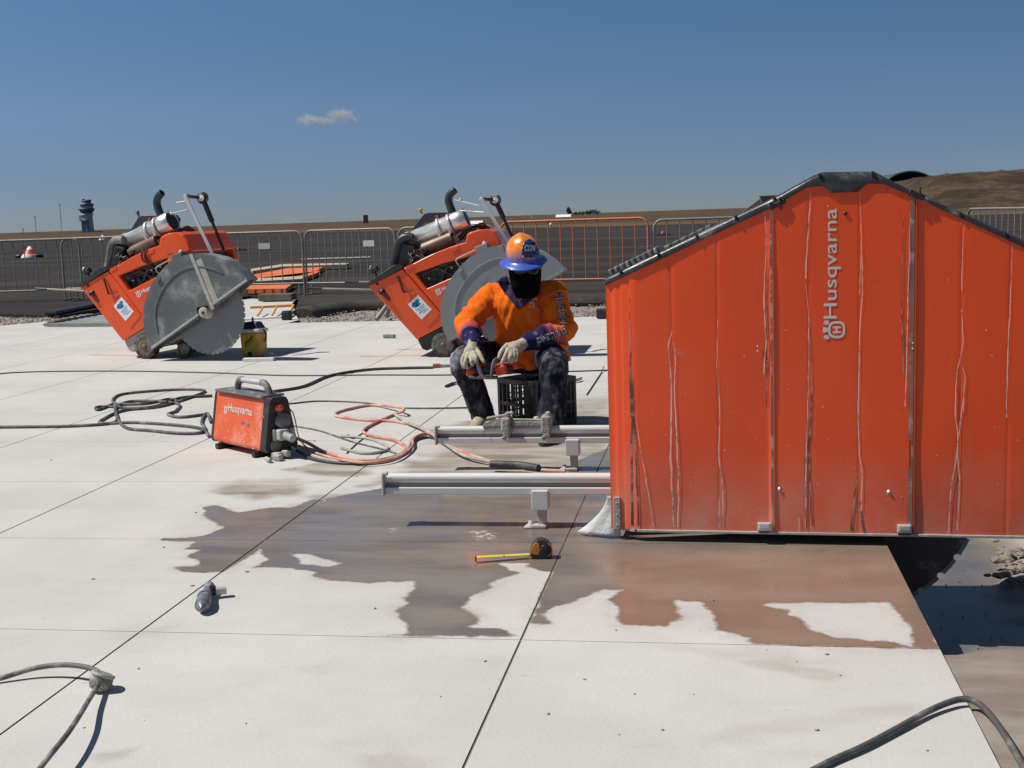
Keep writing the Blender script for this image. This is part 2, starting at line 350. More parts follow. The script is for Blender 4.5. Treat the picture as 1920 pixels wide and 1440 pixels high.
XJ = [-12.46, -11.27, -10.08, -8.89, -7.70, -6.51, -5.32, -4.13, -2.962, -1.778, -.582, .607]      # saw joints along the slab
YJ = [-2.0, -.855, .235, 1.325, 2.42, 3.515, 4.615, 5.70, 6.80, 7.90, 9.0, 10.1, 11.2, 12.3, 13.4, 14.2, 15.05]
PIT = (.607, 4.2, 3.50, 9.0); ZP = -.39
def ground_mesh():
    gx, gy = .0034, .0013                                            # half widths of the gaps
    def axis(cuts, g, fine0, fine1, step):
        out = []
        for a, b in zip(cuts[:-1], cuts[1:]):
            a2, b2 = a + g, b - g
            n = max(1, int(math.ceil((b2 - a2) / step))) if (b2 > fine0 and a2 < fine1) else 1
            out.append(np.linspace(a2, b2, n + 1))
        return out
    ax = axis(XJ, gx, -3.0, .7, .015); ay = axis(YJ, gy, 2.5, 7.9, .015)
    vs = []; fs = []
    for xs in ax:
        for ys in ay:
            o = len(vs); nx, ny = len(xs), len(ys)
            vs += [(x, y, 0) for y in ys for x in xs]
            fs += [(o + j * nx + i, o + j * nx + i + 1, o + (j + 1) * nx + i + 1, o + (j + 1) * nx + i) for j in range(ny - 1) for i in range(nx - 1)]
    def quad(x0, y0, x1, y1, z=0.):
        o = len(vs); vs.extend([(x0, y0, z), (x1, y0, z), (x1, y1, z), (x0, y1, z)]); fs.append((o, o + 1, o + 2, o + 3))
    quad(4.2, -2, 14, 15.05); quad(.607, 9.0, 4.2, 15.05); quad(.607, -2, 4.2, -1)       # slab round the pit
    far = [G(110, 601), G(190, 589), G(300, 585), G(470, 560), G(560, 562), G(552, 585), G(560, 600)]
    o = len(vs); pp = [(-9.9, 15.05)] + [(p.x, max(p.y, 15.06)) for p in far] + [(far[-1].x, 15.05)]
    for p in pp: vs.append((p[0], p[1], 0))
    fs.append(tuple(range(o, o + len(pp)))[::-1])
    nt = len(fs)
    def wall(x0, y0, x1, y1, z0=ZP - .1, z1=0.):
        o = len(vs); vs.extend([(x0, y0, z0), (x1, y1, z0), (x1, y1, z1), (x0, y0, z1)]); fs.append((o, o + 1, o + 2, o + 3))
    wall(.607 - gx, 9, .607 - gx, -1); wall(4.2, -1, 4.2, 9); wall(4.2, 9, .607, 9); wall(.607, 3.40, 4.2, 3.40, ZP - .1, -.06)
    for x in XJ[1:-1]: quad(x - gx - .001, -2, x + gx + .001, 15.05, -.003)
    for y in YJ[1:-1]: quad(XJ[0], y - gy - .001, .6, y + gy + .001, -.002)
    me = bpy.data.meshes.new('concrete_pavement'); me.from_pydata(vs, [], fs); me.update()
    P = np.array([(v[0], v[1]) for v in vs])
    nb = [noise.noise(V((p[0] * 9, p[1] * 9, 0))) for p in P]; nb = np.array(nb)
    near = (P[:, 0] > -3.2) & (P[:, 0] < .75) & (P[:, 1] > 2.2) & (P[:, 1] < 8.5); idx = np.where(near)[0]
    wet = np.full(len(P), -1.); soft = np.zeros(len(P)); slu = np.zeros(len(P))
    Q = P[idx]; w = sdf(Q, WET)
    for d in DRY: w = np.minimum(w, -sdf(Q, d))
    wet[idx] = w
    for poly, a, wd in SOFT:
        s_ = sdf(Q, poly) + nb[idx] * wd * .8; soft[idx] = np.maximum(soft[idx], a * np.clip(s_ / wd + .5, 0, 1))
    slu[idx] = np.clip(sdf(Q, SLURRY) / .1 + .5, 0, 1)
    pnt = np.zeros(len(P)); fo = np.zeros(len(P))
    for poly, wd in ((px2([(878, 1036), (900, 1036), (912, 1048), (908, 1064), (890, 1066), (880, 1056)]), .03),): pnt[idx] = np.clip(sdf(Q, poly) / wd + .5, 0, 1)
    for poly, wd in ((px2([(880, 997), (905, 994), (930, 1000), (925, 1010), (895, 1012)]), .03), (px2([(596, 936), (610, 934), (612, 940), (598, 942)]), .02), (px2([(728, 992), (740, 990), (740, 998), (730, 999)]), .015), (px2([(1060, 876), (1080, 872), (1084, 880), (1064, 884)]), .03)): fo[idx] = np.maximum(fo[idx], np.clip(sdf(Q, poly) / wd + .5, 0, 1))
    for nm, d in (('wet', wet), ('soft', soft), ('slurry', slu), ('paint', pnt), ('foam', fo)):
        at = me.attributes.new(nm, 'FLOAT', 'POINT'); at.data.foreach_set('value', d.astype(np.float32))
    me.materials.append(conc_mat()); me.materials.append(mat('cut_concrete_face', (.22, .20, .18), .8, var=.2, vs=9)); me.materials.append(mat('joint_filler', (.13, .12, .105), .9, var=.2)); me.materials.append(mat('tooled_line', (.44, .425, .40), .9, var=.2))
    mi = np.zeros(len(fs), np.int32); mi[nt:nt + 4] = 1; mi[nt + 4:nt + 4 + len(XJ) - 2] = 2; mi[nt + 4 + len(XJ) - 2:] = 3
    me.polygons.foreach_set('material_index', mi)
    o = bpy.data.objects.new('concrete_pavement', me); COL.objects.link(o); struct(o)
def conc_mat():
    m = bpy.data.materials.new('pale_concrete'); m.use_nodes = True; nt = m.node_tree; L = nt.links.new; b = nt.nodes['Principled BSDF']
    tc = nd(nt, 'ShaderNodeTexCoord')
    def noi(scale, det=6, st=(1, 1, 1), rough=.6):
        mp = nd(nt, 'ShaderNodeMapping'); mp.inputs['Scale'].default_value = st; L(tc.outputs['Object'], mp.inputs[0])
        n = nd(nt, 'ShaderNodeTexNoise'); n.inputs['Scale'].default_value = scale; n.inputs['Detail'].default_value = det; n.inputs['Roughness'].default_value = rough
        L(mp.outputs[0], n.inputs[0]); return n.outputs[0]
    def rng(src, a, b_, c=0., d=1., smooth=True):
        r = nd(nt, 'ShaderNodeMapRange')
        if smooth: r.interpolation_type = 'SMOOTHSTEP'
        for i, v in enumerate((a, b_, c, d)): r.inputs[i + 1].default_value = v
        L(src, r.inputs[0]); return r.outputs[0]
    def mix(f, a, c):
        x = nd(nt, 'ShaderNodeMix', data_type='RGBA')
        if isinstance(f, float): x.inputs[0].default_value = f
        else: L(f, x.inputs[0])
        for i, q in ((6, a), (7, c)):
            if isinstance(q, tuple): x.inputs[i].default_value = (*q, 1)
            else: L(q, x.inputs[i])
        return x.outputs[2]
    def mth(op, a, c):
        x = nd(nt, 'ShaderNodeMath', operation=op)
        for i, q in enumerate((a, c)):
            if isinstance(q, (int, float)): x.inputs[i].default_value = q
            else: L(q, x.inputs[i])
        return x.outputs[0]
    def att(n): a = nd(nt, 'ShaderNodeAttribute'); a.attribute_name = n; return a.outputs['Fac']
    base = mix(rng(noi(1.1, 8), .3, .72), (.485, .47, .442), (.568, .553, .527))
    base = mix(rng(noi(3.5, 8, (.6, 1.6, 1), .7), .50, .75, 0, .42), base, (.44, .41, .37))
    scuff = mth('MULTIPLY', rng(noi(26, 7, (.35, 1.9, 1), .7), .60, .70), rng(noi(2.6, 3), .5, .62))
    base = mix(mth('MULTIPLY', scuff, .75), base, (.33, .31, .28))
    base = mix(rng(noi(95, 3), .70, .76, 0, .5), base, (.30, .28, .25))
    base = mix(rng(noi(.55, 3), .58, .72, 0, .22), base, (.60, .50, .42))
    softc = mix(rng(noi(5, 6, (.5, 1.6, 1)), .35, .65), (.215, .18, .14), (.31, .27, .215))
    base = mix(mth('MULTIPLY', att('soft'), rng(noi(4, 7, (.4, 1.6, 1)), .30, .62, .35, 1.12)), base, softc)
    # wet film: edge broken up by noise
    ed = mth('ADD', att('wet'), mth('MULTIPLY', mth('SUBTRACT', noi(16, 7), .5), .06))
    ed = mth('ADD', ed, mth('MULTIPLY', mth('SUBTRACT', noi(60, 3), .5), .014))
    base = mix(mth('MULTIPLY', rng(ed, -.07, .0), rng(noi(6, 5), .4, .65, .0, .38)), base, (.34, .31, .275))
    w = rng(ed, -.008, .012)
    wetc = mix(rng(noi(2.2, 7, (.6, 1.5, 1)), .35, .65), (.150, .128, .112), (.215, .185, .160))
    wetc = mix(mth('MULTIPLY', rng(noi(4, 7, (.4, 1.5, 1)), .45, .7), .8), wetc, (.26, .215, .165))
    slu = mix(rng(noi(3, 7, (.7, 1.3, 1)), .35, .7), (.218, .156, .116), (.268, .202, .155))
    wetc = mix(att('slurry'), wetc, slu)
    wetc = mix(mth('MULTIPLY', rng(noi(7, 8), .62, .8), .7), wetc, (.13, .105, .09))
    rim = mth('MULTIPLY', rng(ed, .0, .05, 1., 0.), .35)
    wetc = mix(rim, wetc, (.17, .13, .105))
    fin = mix(w, base, wetc)
    fin = mix(mth('MULTIPLY', att('paint'), rng(noi(40, 4), .35, .6, .15, .75)), fin, (.52, .17, .10))
    fin = mix(mth('MULTIPLY', att('foam'), rng(noi(45, 5), .46, .6)), fin, (.55, .53, .50))
    L(fin, b.inputs['Base Color'])
    b.inputs['Specular IOR Level'].default_value = .4
    wr = rng(noi(3, 4), .35, .65, .13, .40)
    rr = nd(nt, 'ShaderNodeMix', data_type='FLOAT'); L(w, rr.inputs[0]); rr.inputs[2].default_value = .88; L(wr, rr.inputs[3]); L(rr.outputs[0], b.inputs['Roughness'])
    bp = nd(nt, 'ShaderNodeBump'); bp.inputs['Distance'].default_value = .004
    L(rng(w, 0, 1, .35, .03), bp.inputs['Strength']); L(noi(70, 5), bp.inputs['Height']); L(bp.outputs[0], b.inputs['Normal'])
    return m
ground_mesh()

# pit floor: wet grey mud, drier cracked mud on the right
def pit_floor():
    nx, ny = 150, 230; vs = []; dry = []
    for j in range(ny + 1):
        for i in range(nx + 1):
            x = PIT[0] - .0 + (PIT[1] - PIT[0]) * i / nx; y = PIT[2] + (PIT[3] - PIT[2]) * j / ny
            q = noise.fractal(V((x * 1.3, y * 1.3, 3)), .9, 2.1, 5)
            d = max(0, min(1, (x - 1.16 - .10 * (y - 5) + .22 * q) / .16)) * max(0, min(1, (y - 4.9) / .3))
            z = ZP + .012 * q * (.25 + d) + .05 * d + .03 * d * noise.fractal(V((x * 7, y * 7, 1)), .8, 2, 4)
            vs.append((x, y, z)); dry.append(d)
    fs = [(j * (nx + 1) + i, j * (nx + 1) + i + 1, (j + 1) * (nx + 1) + i + 1, (j + 1) * (nx + 1) + i) for j in range(ny) for i in range(nx)]
    me = bpy.data.meshes.new('pit_mud'); me.from_pydata(vs, [], fs); me.update()
    at = me.attributes.new('dry', 'FLOAT', 'POINT'); at.data.foreach_set('value', dry)
    me.polygons.foreach_set('use_smooth', [True] * len(fs))
    m = mat('wet_grey_mud', (.135, .125, .118), .3, c2=(.20, .168, .132), sc=2.2, lo=.42, hi=.6, var=.14, vs=5, bump=.12, bs=45)
    nt = m.node_tree; b = nt.nodes['Principled BSDF']; L = nt.links.new
    a = nd(nt, 'ShaderNodeAttribute'); a.attribute_name = 'dry'
    src = b.inputs['Base Color'].links[0].from_socket; mx = nd(nt, 'ShaderNodeMix', data_type='RGBA')
    L(a.outputs['Fac'], mx.inputs[0]); L(src, mx.inputs[6]); mx.inputs[7].default_value = (.34, .31, .265, 1); L(mx.outputs[2], b.inputs['Base Color'])
    rs = b.inputs['Roughness'].links[0]; nt.links.remove(rs)
    r = nd(nt, 'ShaderNodeMapRange'); r.inputs[3].default_value = .30; r.inputs[4].default_value = .85; b.inputs['Specular IOR Level'].default_value = .3; L(a.outputs['Fac'], r.inputs[0]); L(r.outputs[0], b.inputs['Roughness'])
    me.materials.append(m); o = bpy.data.objects.new('pit_mud_ground', me); COL.objects.link(o); struct(o)
pit_floor()
def slurry_slab():                                                       # uncut slab on the right, buried in brown slurry
    nx, ny = 120, 150; vs = []
    for j in range(ny + 1):
        for i in range(nx + 1):
            x = .603 + 3.6 * (i / nx) ** 1.6; e = 3.53 + .05 * noise.fractal(V((x * 2.2, 0, 3)), .9, 2, 4) + .09 * max(0, min(1, (x - .62) / .16)) ; y = -1 + (e + 1) * (j / ny) ** .7
            k = max(0, min(1, (e - y) / .04)); z = -.010 + .004 * noise.fractal(V((x * 5, y * 9, 0)), .9, 2, 5) - .03 * (1 - k) ** 2
            z = min(z, -.006) if x < .66 else z
            vs.append((x, y, z))
    fs = [(j * (nx + 1) + i, j * (nx + 1) + i + 1, (j + 1) * (nx + 1) + i + 1, (j + 1) * (nx + 1) + i) for j in range(ny) for i in range(nx)]
    o = len(vs); top = vs[ny * (nx + 1):]; vs += [(x, y + .01, -.5) for x, y, z in top]; fs += [(ny * (nx + 1) + i, ny * (nx + 1) + i + 1, o + i + 1, o + i) for i in range(nx)]
    mb = MB(); mb.add(vs, fs, 0, True)
    m = mat('brown_slurry_coat', (.235, .195, .165), .5, c2=(.30, .265, .22), sc=2.6, lo=.42, hi=.66, var=.12, vs=7, bump=.25, bs=30, st=(.6, 1.5, 1), spec=.3)
    struct(mb.build('slurry_ground', m, fix=False))
slurry_slab()
def sheet(name, poly, z, m, thick=0., kind='structure'):
    mb = MB()
    if thick: mb.prism([(p[0], p[1]) for p in poly], lambda a, b, d: (a, b, d), z, z - thick)
    else: mb.add([(p[0], p[1], z) for p in poly], [list(range(len(poly)))])
    return struct(mb.build(name, m, fix=bool(thick)), kind)
asph = mat('old_asphalt', (.029, .0255, .024), .95, spec=.12, c2=(.054, .047, .042), sc=.35, lo=.42, hi=.62, var=.14, vs=1.2, bump=.3, bs=60, st=(.25, 1, 1))
earth = mat('dry_grass_plain', (.072, .050, .033), .95, spec=.05, c2=(.115, .080, .050), sc=.05, lo=.42, hi=.62, var=.2, vs=.3, st=(.3, 1, 1))
earth2 = mat('pale_verge', (.125, .090, .052), .95, spec=.05, c2=(.075, .055, .034), sc=.3, var=.2, vs=.5, st=(.3, 1, 1))
gravelm = mat('crushed_gravel', (.30, .26, .235), .95, c2=(.19, .15, .13), sc=9, lo=.42, hi=.62, var=.3, vs=30, bump=1., bs=45)
sheet('ground', [(-9000, -60), (9000, -60), (9000, 14000), (-9000, 14000)], -.62, earth)
e0 = [G(-700, 596), G(0, 588), G(110, 592), G(180, 580), G(235, 573), G(300, 572), G(470, 555), G(560, 556), G(546, 571), G(553, 581), G(700, 578), G(1140, 567), G(1700, 560), G(2600, 540)]
apron = [(-60, 14.9)] + [(p.x, p.y) for p in e0] + [(80, 17), (160, 70), (160, 95), (-8, 112), (-70, 175), (-330, 300)]
sheet('asphalt_apron', apron, .0, asph, .2)
sheet('grass_plain', [(-330, 300), (-70, 175), (-8, 112), (160, 95), (900, 95), (9000, 9000), (9000, 13000), (-9000, 13000), (-9000, 300)], -.02, earth)
sheet('verge', [(-330, 299), (-70, 174), (-8, 111), (160, 94), (160, 112), (-4, 134), (-80, 220), (-400, 380)], .012, earth2)
# gravel strip between slab and asphalt
def gravel():
    nx, ny = 300, 34; vs = []
    x0, x1 = -15.5, 9.5
    for j in range(ny + 1):
        for i in range(nx + 1):
            x = x0 + (x1 - x0) * i / nx; y = 14.75 + 3.6 * j / ny
            q = noise.fractal(V((x * 2, y * 2, 0)), .9, 2.1, 6)
            z = -.045 + .035 * q + .02 * noise.noise(V((x * 11, y * 11, 5)))
            if y < 15.06: z = min(z, -.03)
            vs.append((x, y, z))
    fs = [(j * (nx + 1) + i, j * (nx + 1) + i + 1, (j + 1) * (nx + 1) + i + 1, (j + 1) * (nx + 1) + i) for j in range(ny) for i in range(nx)]
    mb = MB(); mb.add(vs, fs)
    o = mb.build('gravel', gravelm, fix=False); struct(o, 'stuff')
gravel()
stones = MB()
for i in range(2600):
    x = random.uniform(-11, 3); y = random.uniform(15.1, 17.4)
    if -9.3 < x < -5.6: continue
    s_ = random.uniform(.008, .021); stones.ball((x, y, -.03 + s_ * .5), (s_, s_ * random.uniform(.6, 1), s_ * .7), 1, Euler((0, 0, random.random() * 6)).to_matrix())
struct(stones.build('gravel_stones', M['stone'], fix=False), 'stuff')
bits = MB()
for i in range(46):
    p = G(random.uniform(30, 1750), 620 + 810 * random.random() ** .8)
    if p.x > .5: continue
    s_ = random.uniform(.0015, .005); bits.ball((p.x, p.y, s_ * .4), (s_ * random.uniform(1, 2.), s_, s_ * .6), 1, Euler((0, 0, random.random() * 6)).to_matrix())
struct(bits.build('concrete_crumbs', M['stone'], fix=False), 'stuff')

# rolled edge of the asphalt overlay, a low rounded ridge
ridge = MB()
pts = [G(x, y) for x, y in ((556, 592), (600, 585), (700, 577), (900, 571), (1140, 566), (1500, 562))]
ridge.tube(crom([(p.x, p.y + .22, -.02) for p in pts], 10), [.17] + [.2] * 49 + [.2], 14, True, 0, .62)
struct(ridge.build('asphalt_edge', mat('lightened_asphalt_edge', (.055, .049, .045), .95, spec=.1, c2=(.085, .076, .068), sc=3, lo=.4, hi=.65, var=.2, vs=9, bump=.6, bs=40), fix=False))  # lighter asphalt colour, offsetting the shading on the ridge

# hills: the earth mound that shelters the hangar
def mound():
    vs = []; nx, ny = 160, 60
    for j in range(ny + 1):
        for i in range(nx + 1):
            x = 8 + 130 * i / nx; y = 150 + 90 * j / ny
            a = max(0, min(1, (y - 158) / 22)); a = a * a * (3 - 2 * a)
            t = x / (y)                                            # ground bearing
            e = max(0, min(1, (x - 23) / 8)); e = e * e * (3 - 2 * e)
            h = 3.95 * a * e + .30 * noise.fractal(V((x * .35, y * .3, 0)), .8, 2, 6) * a * (0.3 + e) + .9 * a * max(0, min(1, (x - 10) / 12))
            h += .35 * a * max(0, min(1, (x - 32) / 12))
            vs.append((x, y, h - .05))
    fs = [(j * (nx + 1) + i, j * (nx + 1) + i + 1, (j + 1) * (nx + 1) + i + 1, (j + 1) * (nx + 1) + i) for j in range(ny) for i in range(nx)]
    mb = MB(); mb.add(vs, fs, 0, True)
    m = mat('brown_earth_bank', (.085, .060, .040), .95, spec=.05, c2=(.045, .034, .024), sc=.30, lo=.42, hi=.58, var=.35, vs=1.6, bump=1., bs=1.6, st=(.5, 1, 1.5))
    struct(mb.build('hill', m, fix=False))
mound()

# ------------------------------------------------------------------ the big orange blade guard on its rail
GP0 = G(1145, 992, .045); GP1 = G(1920, 1005, .045)
GYAW = math.atan2(GP1.y - GP0.y, GP1.x - GP0.x)
def ip(tab, u): return float(np.interp(u, [t[0] for t in tab], [t[1] for t in tab]))
UP = [(0, 1.0), (.632, 1.282), (.753, 1.345), (.785, 1.356), (.963, 1.352), (1.008, 1.324), (1.093, 1.279), (1.463, 1.097), (1.73, .968)]
LO = [(0, .975), (.614, 1.243), (.73, 1.308), (.783, 1.311), (.815, 1.285), (.905, 1.285), (.938, 1.313), (.99, 1.310), (1.093, 1.262), (1.463, 1.074), (1.73, .942)]
def big_guard():
    T = thing('rail_saw', 'large orange blade guard with black rubber top edge hanging on the metal rails', 'saw', (GP0.x, GP0.y, 0), GYAW)
    W, D = 1.73, .55
    dep = [(0, .022), (.020, .021), (.034, .0135), (.050, .0135), (.062, .008), (.083, .0065), (.1, .0), (.603, 0.), (.604, -.004), (1.092, -.004), (1.093, 0.), (1.73, 0)]
    us = sorted(set([d[0] for d in dep] + [l[0] for l in LO] + list(np.linspace(0, W, 60))))
    us = [u for i, u in enumerate(us) if i == 0 or u - us[i - 1] > 5e-4]
    b = MB(); vs = []; nz = 12
    FOLD = [(p_ - 1145) / 775 * 1.483 for p_ in (1273, 1360, 1530, 1622, 1803, 1888)]
    us = sorted(set(us + [q_ + k_ for q_ in FOLD for k_ in (-.012, -.006, -.002, .002, .006, .012)]))
    def dd(u, z):
        return dd0(u, z) + sum(.0011 * math.exp(-((u - q_) / .005) ** 2) for q_ in FOLD if abs(u - q_) < .02)
    def dd0(u, z):
        k = math.sin(max(0, min(1, (u - .1) / .5)) * math.pi) if u < .6 else math.sin(max(0, min(1, (u - 1.1) / .63)) * math.pi)
        return ip(dep, u) + .003 * noise.noise(V((u * 5, z * 4, 2))) * (1 if u > .1 else .3) - .004 * k * math.sin(z * 2.5)
    for u in us:
        zt = ip(LO, u) + .012
        for j in range(nz + 1):
            z = .045 + (zt - .045) * j / nz; vs.append((u, dd(u, z), z))
    n = nz + 1; fs = [(i * n + j, (i + 1) * n + j, (i + 1) * n + j + 1, i * n + j + 1) for i in range(len(us) - 1) for j in range(nz)]
    b.add(vs, fs, 0, True)
    m_ = MB()
    body = b.build('front_panel', guard_orange(), T, fix=False)
    c = MB()                                                             # back sheet and left end
    prof = [(u, ip(UP, u) - .004) for u, _ in UP]
    c.prism([(0.01, .045)] + prof[::-1][::-1] + [(W - .01, .045)], lambda a, z, d: (a, d, z), D - .004, D)
    c.box((.004, D / 2 + .03, .52), (.006, D - .06, .93)); c.box((W - .004, D / 2 + .01, .5), (.006, D - .03, .9))
    c.build('back_panel', M['orange'], T)
    r = MB()                                                             # bottom lip
    r.box((W / 2 + .05, .004, .041), (W - .1, .022, .010), bev=.002); r.box((.05, .03, .041), (.1, .022, .009), rot=Matrix.Rotation(-.42, 3, 'Z'))
    r.box((W / 2, D - .01, .041), (W - .02, .02, .01))
    r.build('bottom_lip', M['aludull'], T)
    # rubber cap along the top
    t = MB(); us = sorted(set([x[0] for x in UP + LO] + list(np.linspace(0, W, 50)))); vs = []; sec = 9
    for u in us:
        lo, up = ip(LO, u), ip(UP, u); lo -= .004; f = ip(dep, u) - .0065; h = min(.034, (up - lo) * .75)
        vs += [(u, f + .012, lo), (u, f, lo + .002), (u, f - .001, up - h), (u, f + .003, up - h * .45), (u, f + .010, up - h * .12), (u, f + .024, up), (u, D + .0, up), (u, D + .012, up - h * .4), (u, D + .012, up - .05)]
    fs = [(i * sec + k, (i + 1) * sec + k, (i + 1) * sec + k + 1, i * sec + k + 1) for i in range(len(us) - 1) for k in range(sec - 1)]
    t.add(vs, fs, 0, True); t.add(vs[:sec], [list(range(sec))]); t.add(vs[-sec:], [list(range(sec))[::-1]])
    cap = t.build('rubber_cap', mat('glossy_black_rubber', (.030, .031, .034), .30, c2=(.34, .34, .33), sc=6, lo=.52, hi=.80, var=.2, bump=.15, bs=25), T, fix=False)
    k = MB()                                                             # worn teeth of the cap at the low end
    for i in range(9):
        u = .02 + .021 * i; z = ip(UP, u); k.box((u, .07, z + .010), (.013, .10, .024), rot=Matrix.Rotation(-.42, 3, 'Y'), bev=.004)
    for i in range(6):
        u = .23 + .03 * i; k.box((u, .09, ip(UP, u) + .004), (.022, .12, .014), rot=Matrix.Rotation(-.42, 3, 'Y'), bev=.004)
    k.each('cap_lug', M['lug'], cap)
    sc = MB()
    for u in (.06, .20, .34, .48, .617, .775, .955, 1.11, 1.25, 1.40, 1.55):
        z = ip(UP, u); sc.box((u, -.003 + ip(dep, u), z - .008), (.009, .016, .016), bev=.002)
    sc.each('cap_screw', M['black'], cap)
    h = MB()                                                             # clamps where the panels part
    for u in (.617, 1.095):
        h = MB(); z = ip(LO, u); h.box((u + .01, -.011, z + .004), (.060, .010, .018), rot=Matrix.Rotation(-.42 if u < .8 else .42, 3, 'Y'), bev=.004)
        h.cyl((u - .01, -.019, z + .006), (u - .01, .0, z + .006), .008, seg=10); h.tube([(u + .02, -.015, z + .03), (u + .022, -.012, z - .016)], .004, 6)
        h.build('panel_clamp', M['black'], T, bev=.001)
    for u0, mt, w in ((.606, 'mudstreak', .006), (1.094, 'mudstreak', .011)):
        s = MB(); pts = []; n = 40
        for i in range(n + 1):
            z = .05 + (ip(LO, u0) - .055) * i / n; ww = w * (1 + .35 * noise.noise(V((u0 * 9, z * 7, 4)))); s.v += [V((u0 - ww, -.0058, z)), V((u0 + ww * .5, -.0058, z))]
        for i in range(n): s.f.append([2 * i, 2 * i + 1, 2 * i + 3, 2 * i + 2]); s.mi.append(0); s.sm.append(False)
        s.build('panel_seam', M[mt], T, fix=False)
        e = MB(); e.box((u0 + w * .9, -.004, .05 + (ip(LO, u0) - .06) / 2), (.004, .008, ip(LO, u0) - .06)); e.build('seam_edge', M['orange'], T)
    # runs of dried slurry
    sl = MB()
    def run(mb, pts, wfun, off=-.0085):
        P = crom([(p[0], 0, p[1]) for p in pts], 14); o = len(mb.v); n = len(P)
        for i, p in enumerate(P):
            t = i / (n - 1); ww = wfun(t) * 1.25 * (.6 + .6 * abs(noise.noise(V((p.x * 40, p.z * 16, 3)))))
            jx = .0022 * noise.noise(V((p.z * 20, pts[0][0] * 30, 1)))
            y = dd(p.x, p.z) + off * .35
            mb.v += [V((p.x + jx - ww, y, p.z)), V((p.x + jx + ww, y, p.z))]
        for i in range(n - 1): mb.f.append([o + 2 * i, o + 2 * i + 2, o + 2 * i + 3, o + 2 * i + 1]); mb.mi.append(0); mb.sm.append(False)
    th = lambda a: (lambda t: a * min(1, .35 + t * 1.2))
    U = lambda px: (px - 1145) / (1920 - 1145) * 1.483
    Z = lambda py: (992 - py) / (992 - 530) * .937 + .045
    runs = [([(1273,620),(1266,650),(1270,720),(1268,800),(1267,870),(1270,985)], .003), ([(1275,640),(1279,660),(1276,730),(1280,850),(1281,900),(1278,985)], .0026), ([(1360,600),(1358,690),(1362,760),(1360,850),(1366,920),(1364,985)], .0022),
            ([(1359,920),(1358,988)], .002), ([(1449,395),(1452,470),(1447,560),(1450,640),(1446,700)], .0022), ([(1533,380),(1530,430),(1525,500),(1524,530)], .0022), ([(1524,540),(1530,600),(1529,640)], .0012), ([(1530,640),(1528,740),(1524,860),(1522,980)], .002),
            ([(1624,440),(1627,540),(1623,620),(1620,760),(1622,840),(1627,880),(1626,950)], .0022), ([(1622,380),(1625,480),(1621,560)], .001), ([(1804,450),(1803,560)], .0012), ([(1803,590),(1806,650),(1797,700),(1795,770),(1800,830),(1790,900),(1785,990)], .0024),
            ([(1806,690),(1811,720),(1800,830),(1804,900),(1800,985)], .0022), ([(1810,700),(1809,770)], .001), ([(1889,480),(1888,560),(1885,660),(1884,780)], .0018), ([(1199,770),(1208,840),(1218,900),(1230,985)], .0016), ([(1511,950),(1510,990)], .002), ([(1711,420),(1709,560),(1705,760)], .0018)]
    for pts, w in runs: run(sl, [(U(a), Z(b_)) for a, b_ in pts], th(w))
    for i in range(90):                                               # splashes
        u = random.uniform(.05, 1.5); z = .06 + abs(random.gauss(0, .38)); z = min(z, ip(LO, u) - .02)
        s_ = random.uniform(.0009, .0024); q = random.random() * 3; k = [(math.cos(a + q) * s_ * random.uniform(.6, 1.5), math.sin(a + q) * s_ * random.uniform(.6, 1.6)) for a in np.linspace(0, 2 * math.pi, 7)[:-1]]
        sl.add([(u + a, dd(u, z) - .0015, z + c_) for a, c_ in k], [list(range(6))[::-1]])
    sl.build('slurry_runs', M['slurry'], T, fix=False)
    mdk = MB(); blk = mat('black_brown_grime', (.17, .075, .050), .8, c2=(.40, .30, .26), sc=16, lo=.46, hi=.60, var=.3)
    for pts, w in [([(1192,560),(1193,640),(1190,700),(1191,780)], .0035), ([(1191,690),(1194,760),(1190,850),(1189,985)], .005), ([(1196,700),(1196,780),(1199,860),(1201,985)], .0035), ([(1531,600),(1535,720),(1530,860),(1536,980)], .003), ([(1525,780),(1521,900),(1524,985)], .0022), ([(1620,880),(1612,940),(1608,988)], .0035), ([(1622,930),(1626,960),(1632,990)], .0035), ([(1452,520),(1451,760)], .0015), ([(1700,420),(1697,560),(1701,700)], .002)]:
        run(mdk, [(U(a), Z(b_)) for a, b_ in pts], th(w), -.006)
    mdk.each('grime_run', blk, T, fix=False)
    # bolts, hole, latches
    for px, py, rr in ((1474, 912, .006), (1677, 915, .006)):
        q = MB(); q.lathe([(rr * 1.4, 0), (rr * 1.4, .003), (rr, .003), (rr, .006), (rr * .5, .0075), (0, .0075)], (U(px), -.002, Z(py)), (0, -1, 0), 12); q.build('bolt', M['alu'], T)
    q = MB()
    for px, py in ((1435, 650), (1435, 659), (1718, 648), (1718, 658)): q.lathe([(.004, 0), (.0035, .003), (0, .004)], (U(px), -.005, Z(py)), (0, -1, 0), 10)
    q.each('rivet', M['aludull'], T)
    q = MB(); q.lathe([(.007, 0), (.007, .003), (0, .0031)], (.863, -.004, 1.208), (0, -1, 0), 14); q.lathe([(.006, 0), (.006, .003), (0, .0031)], (.05, .025, .905), (0, -1, 0), 14); q.each('plug', M['black'], T)  # flat black discs paint the dark of drilled holes
    for px in (1445, 1705):
        q = MB(); u = U(px); q.box((u, -.014, .068), (.050, .018, .032), bev=.004); q.box((u, -.024, .072), (.036, .006, .018), bev=.002); q.build('latch', M['alu'], T)
        w = MB(); w.box((u, -.012, .050), (.044, .014, .007)); w.build('latch_pad', M['black'], T)
    # writing, reading upwards
    dt = lambda a, b_: dd(.865, z0 + a) - .0022
    L = MB(); u1 = U(1588); z0 = Z(602)
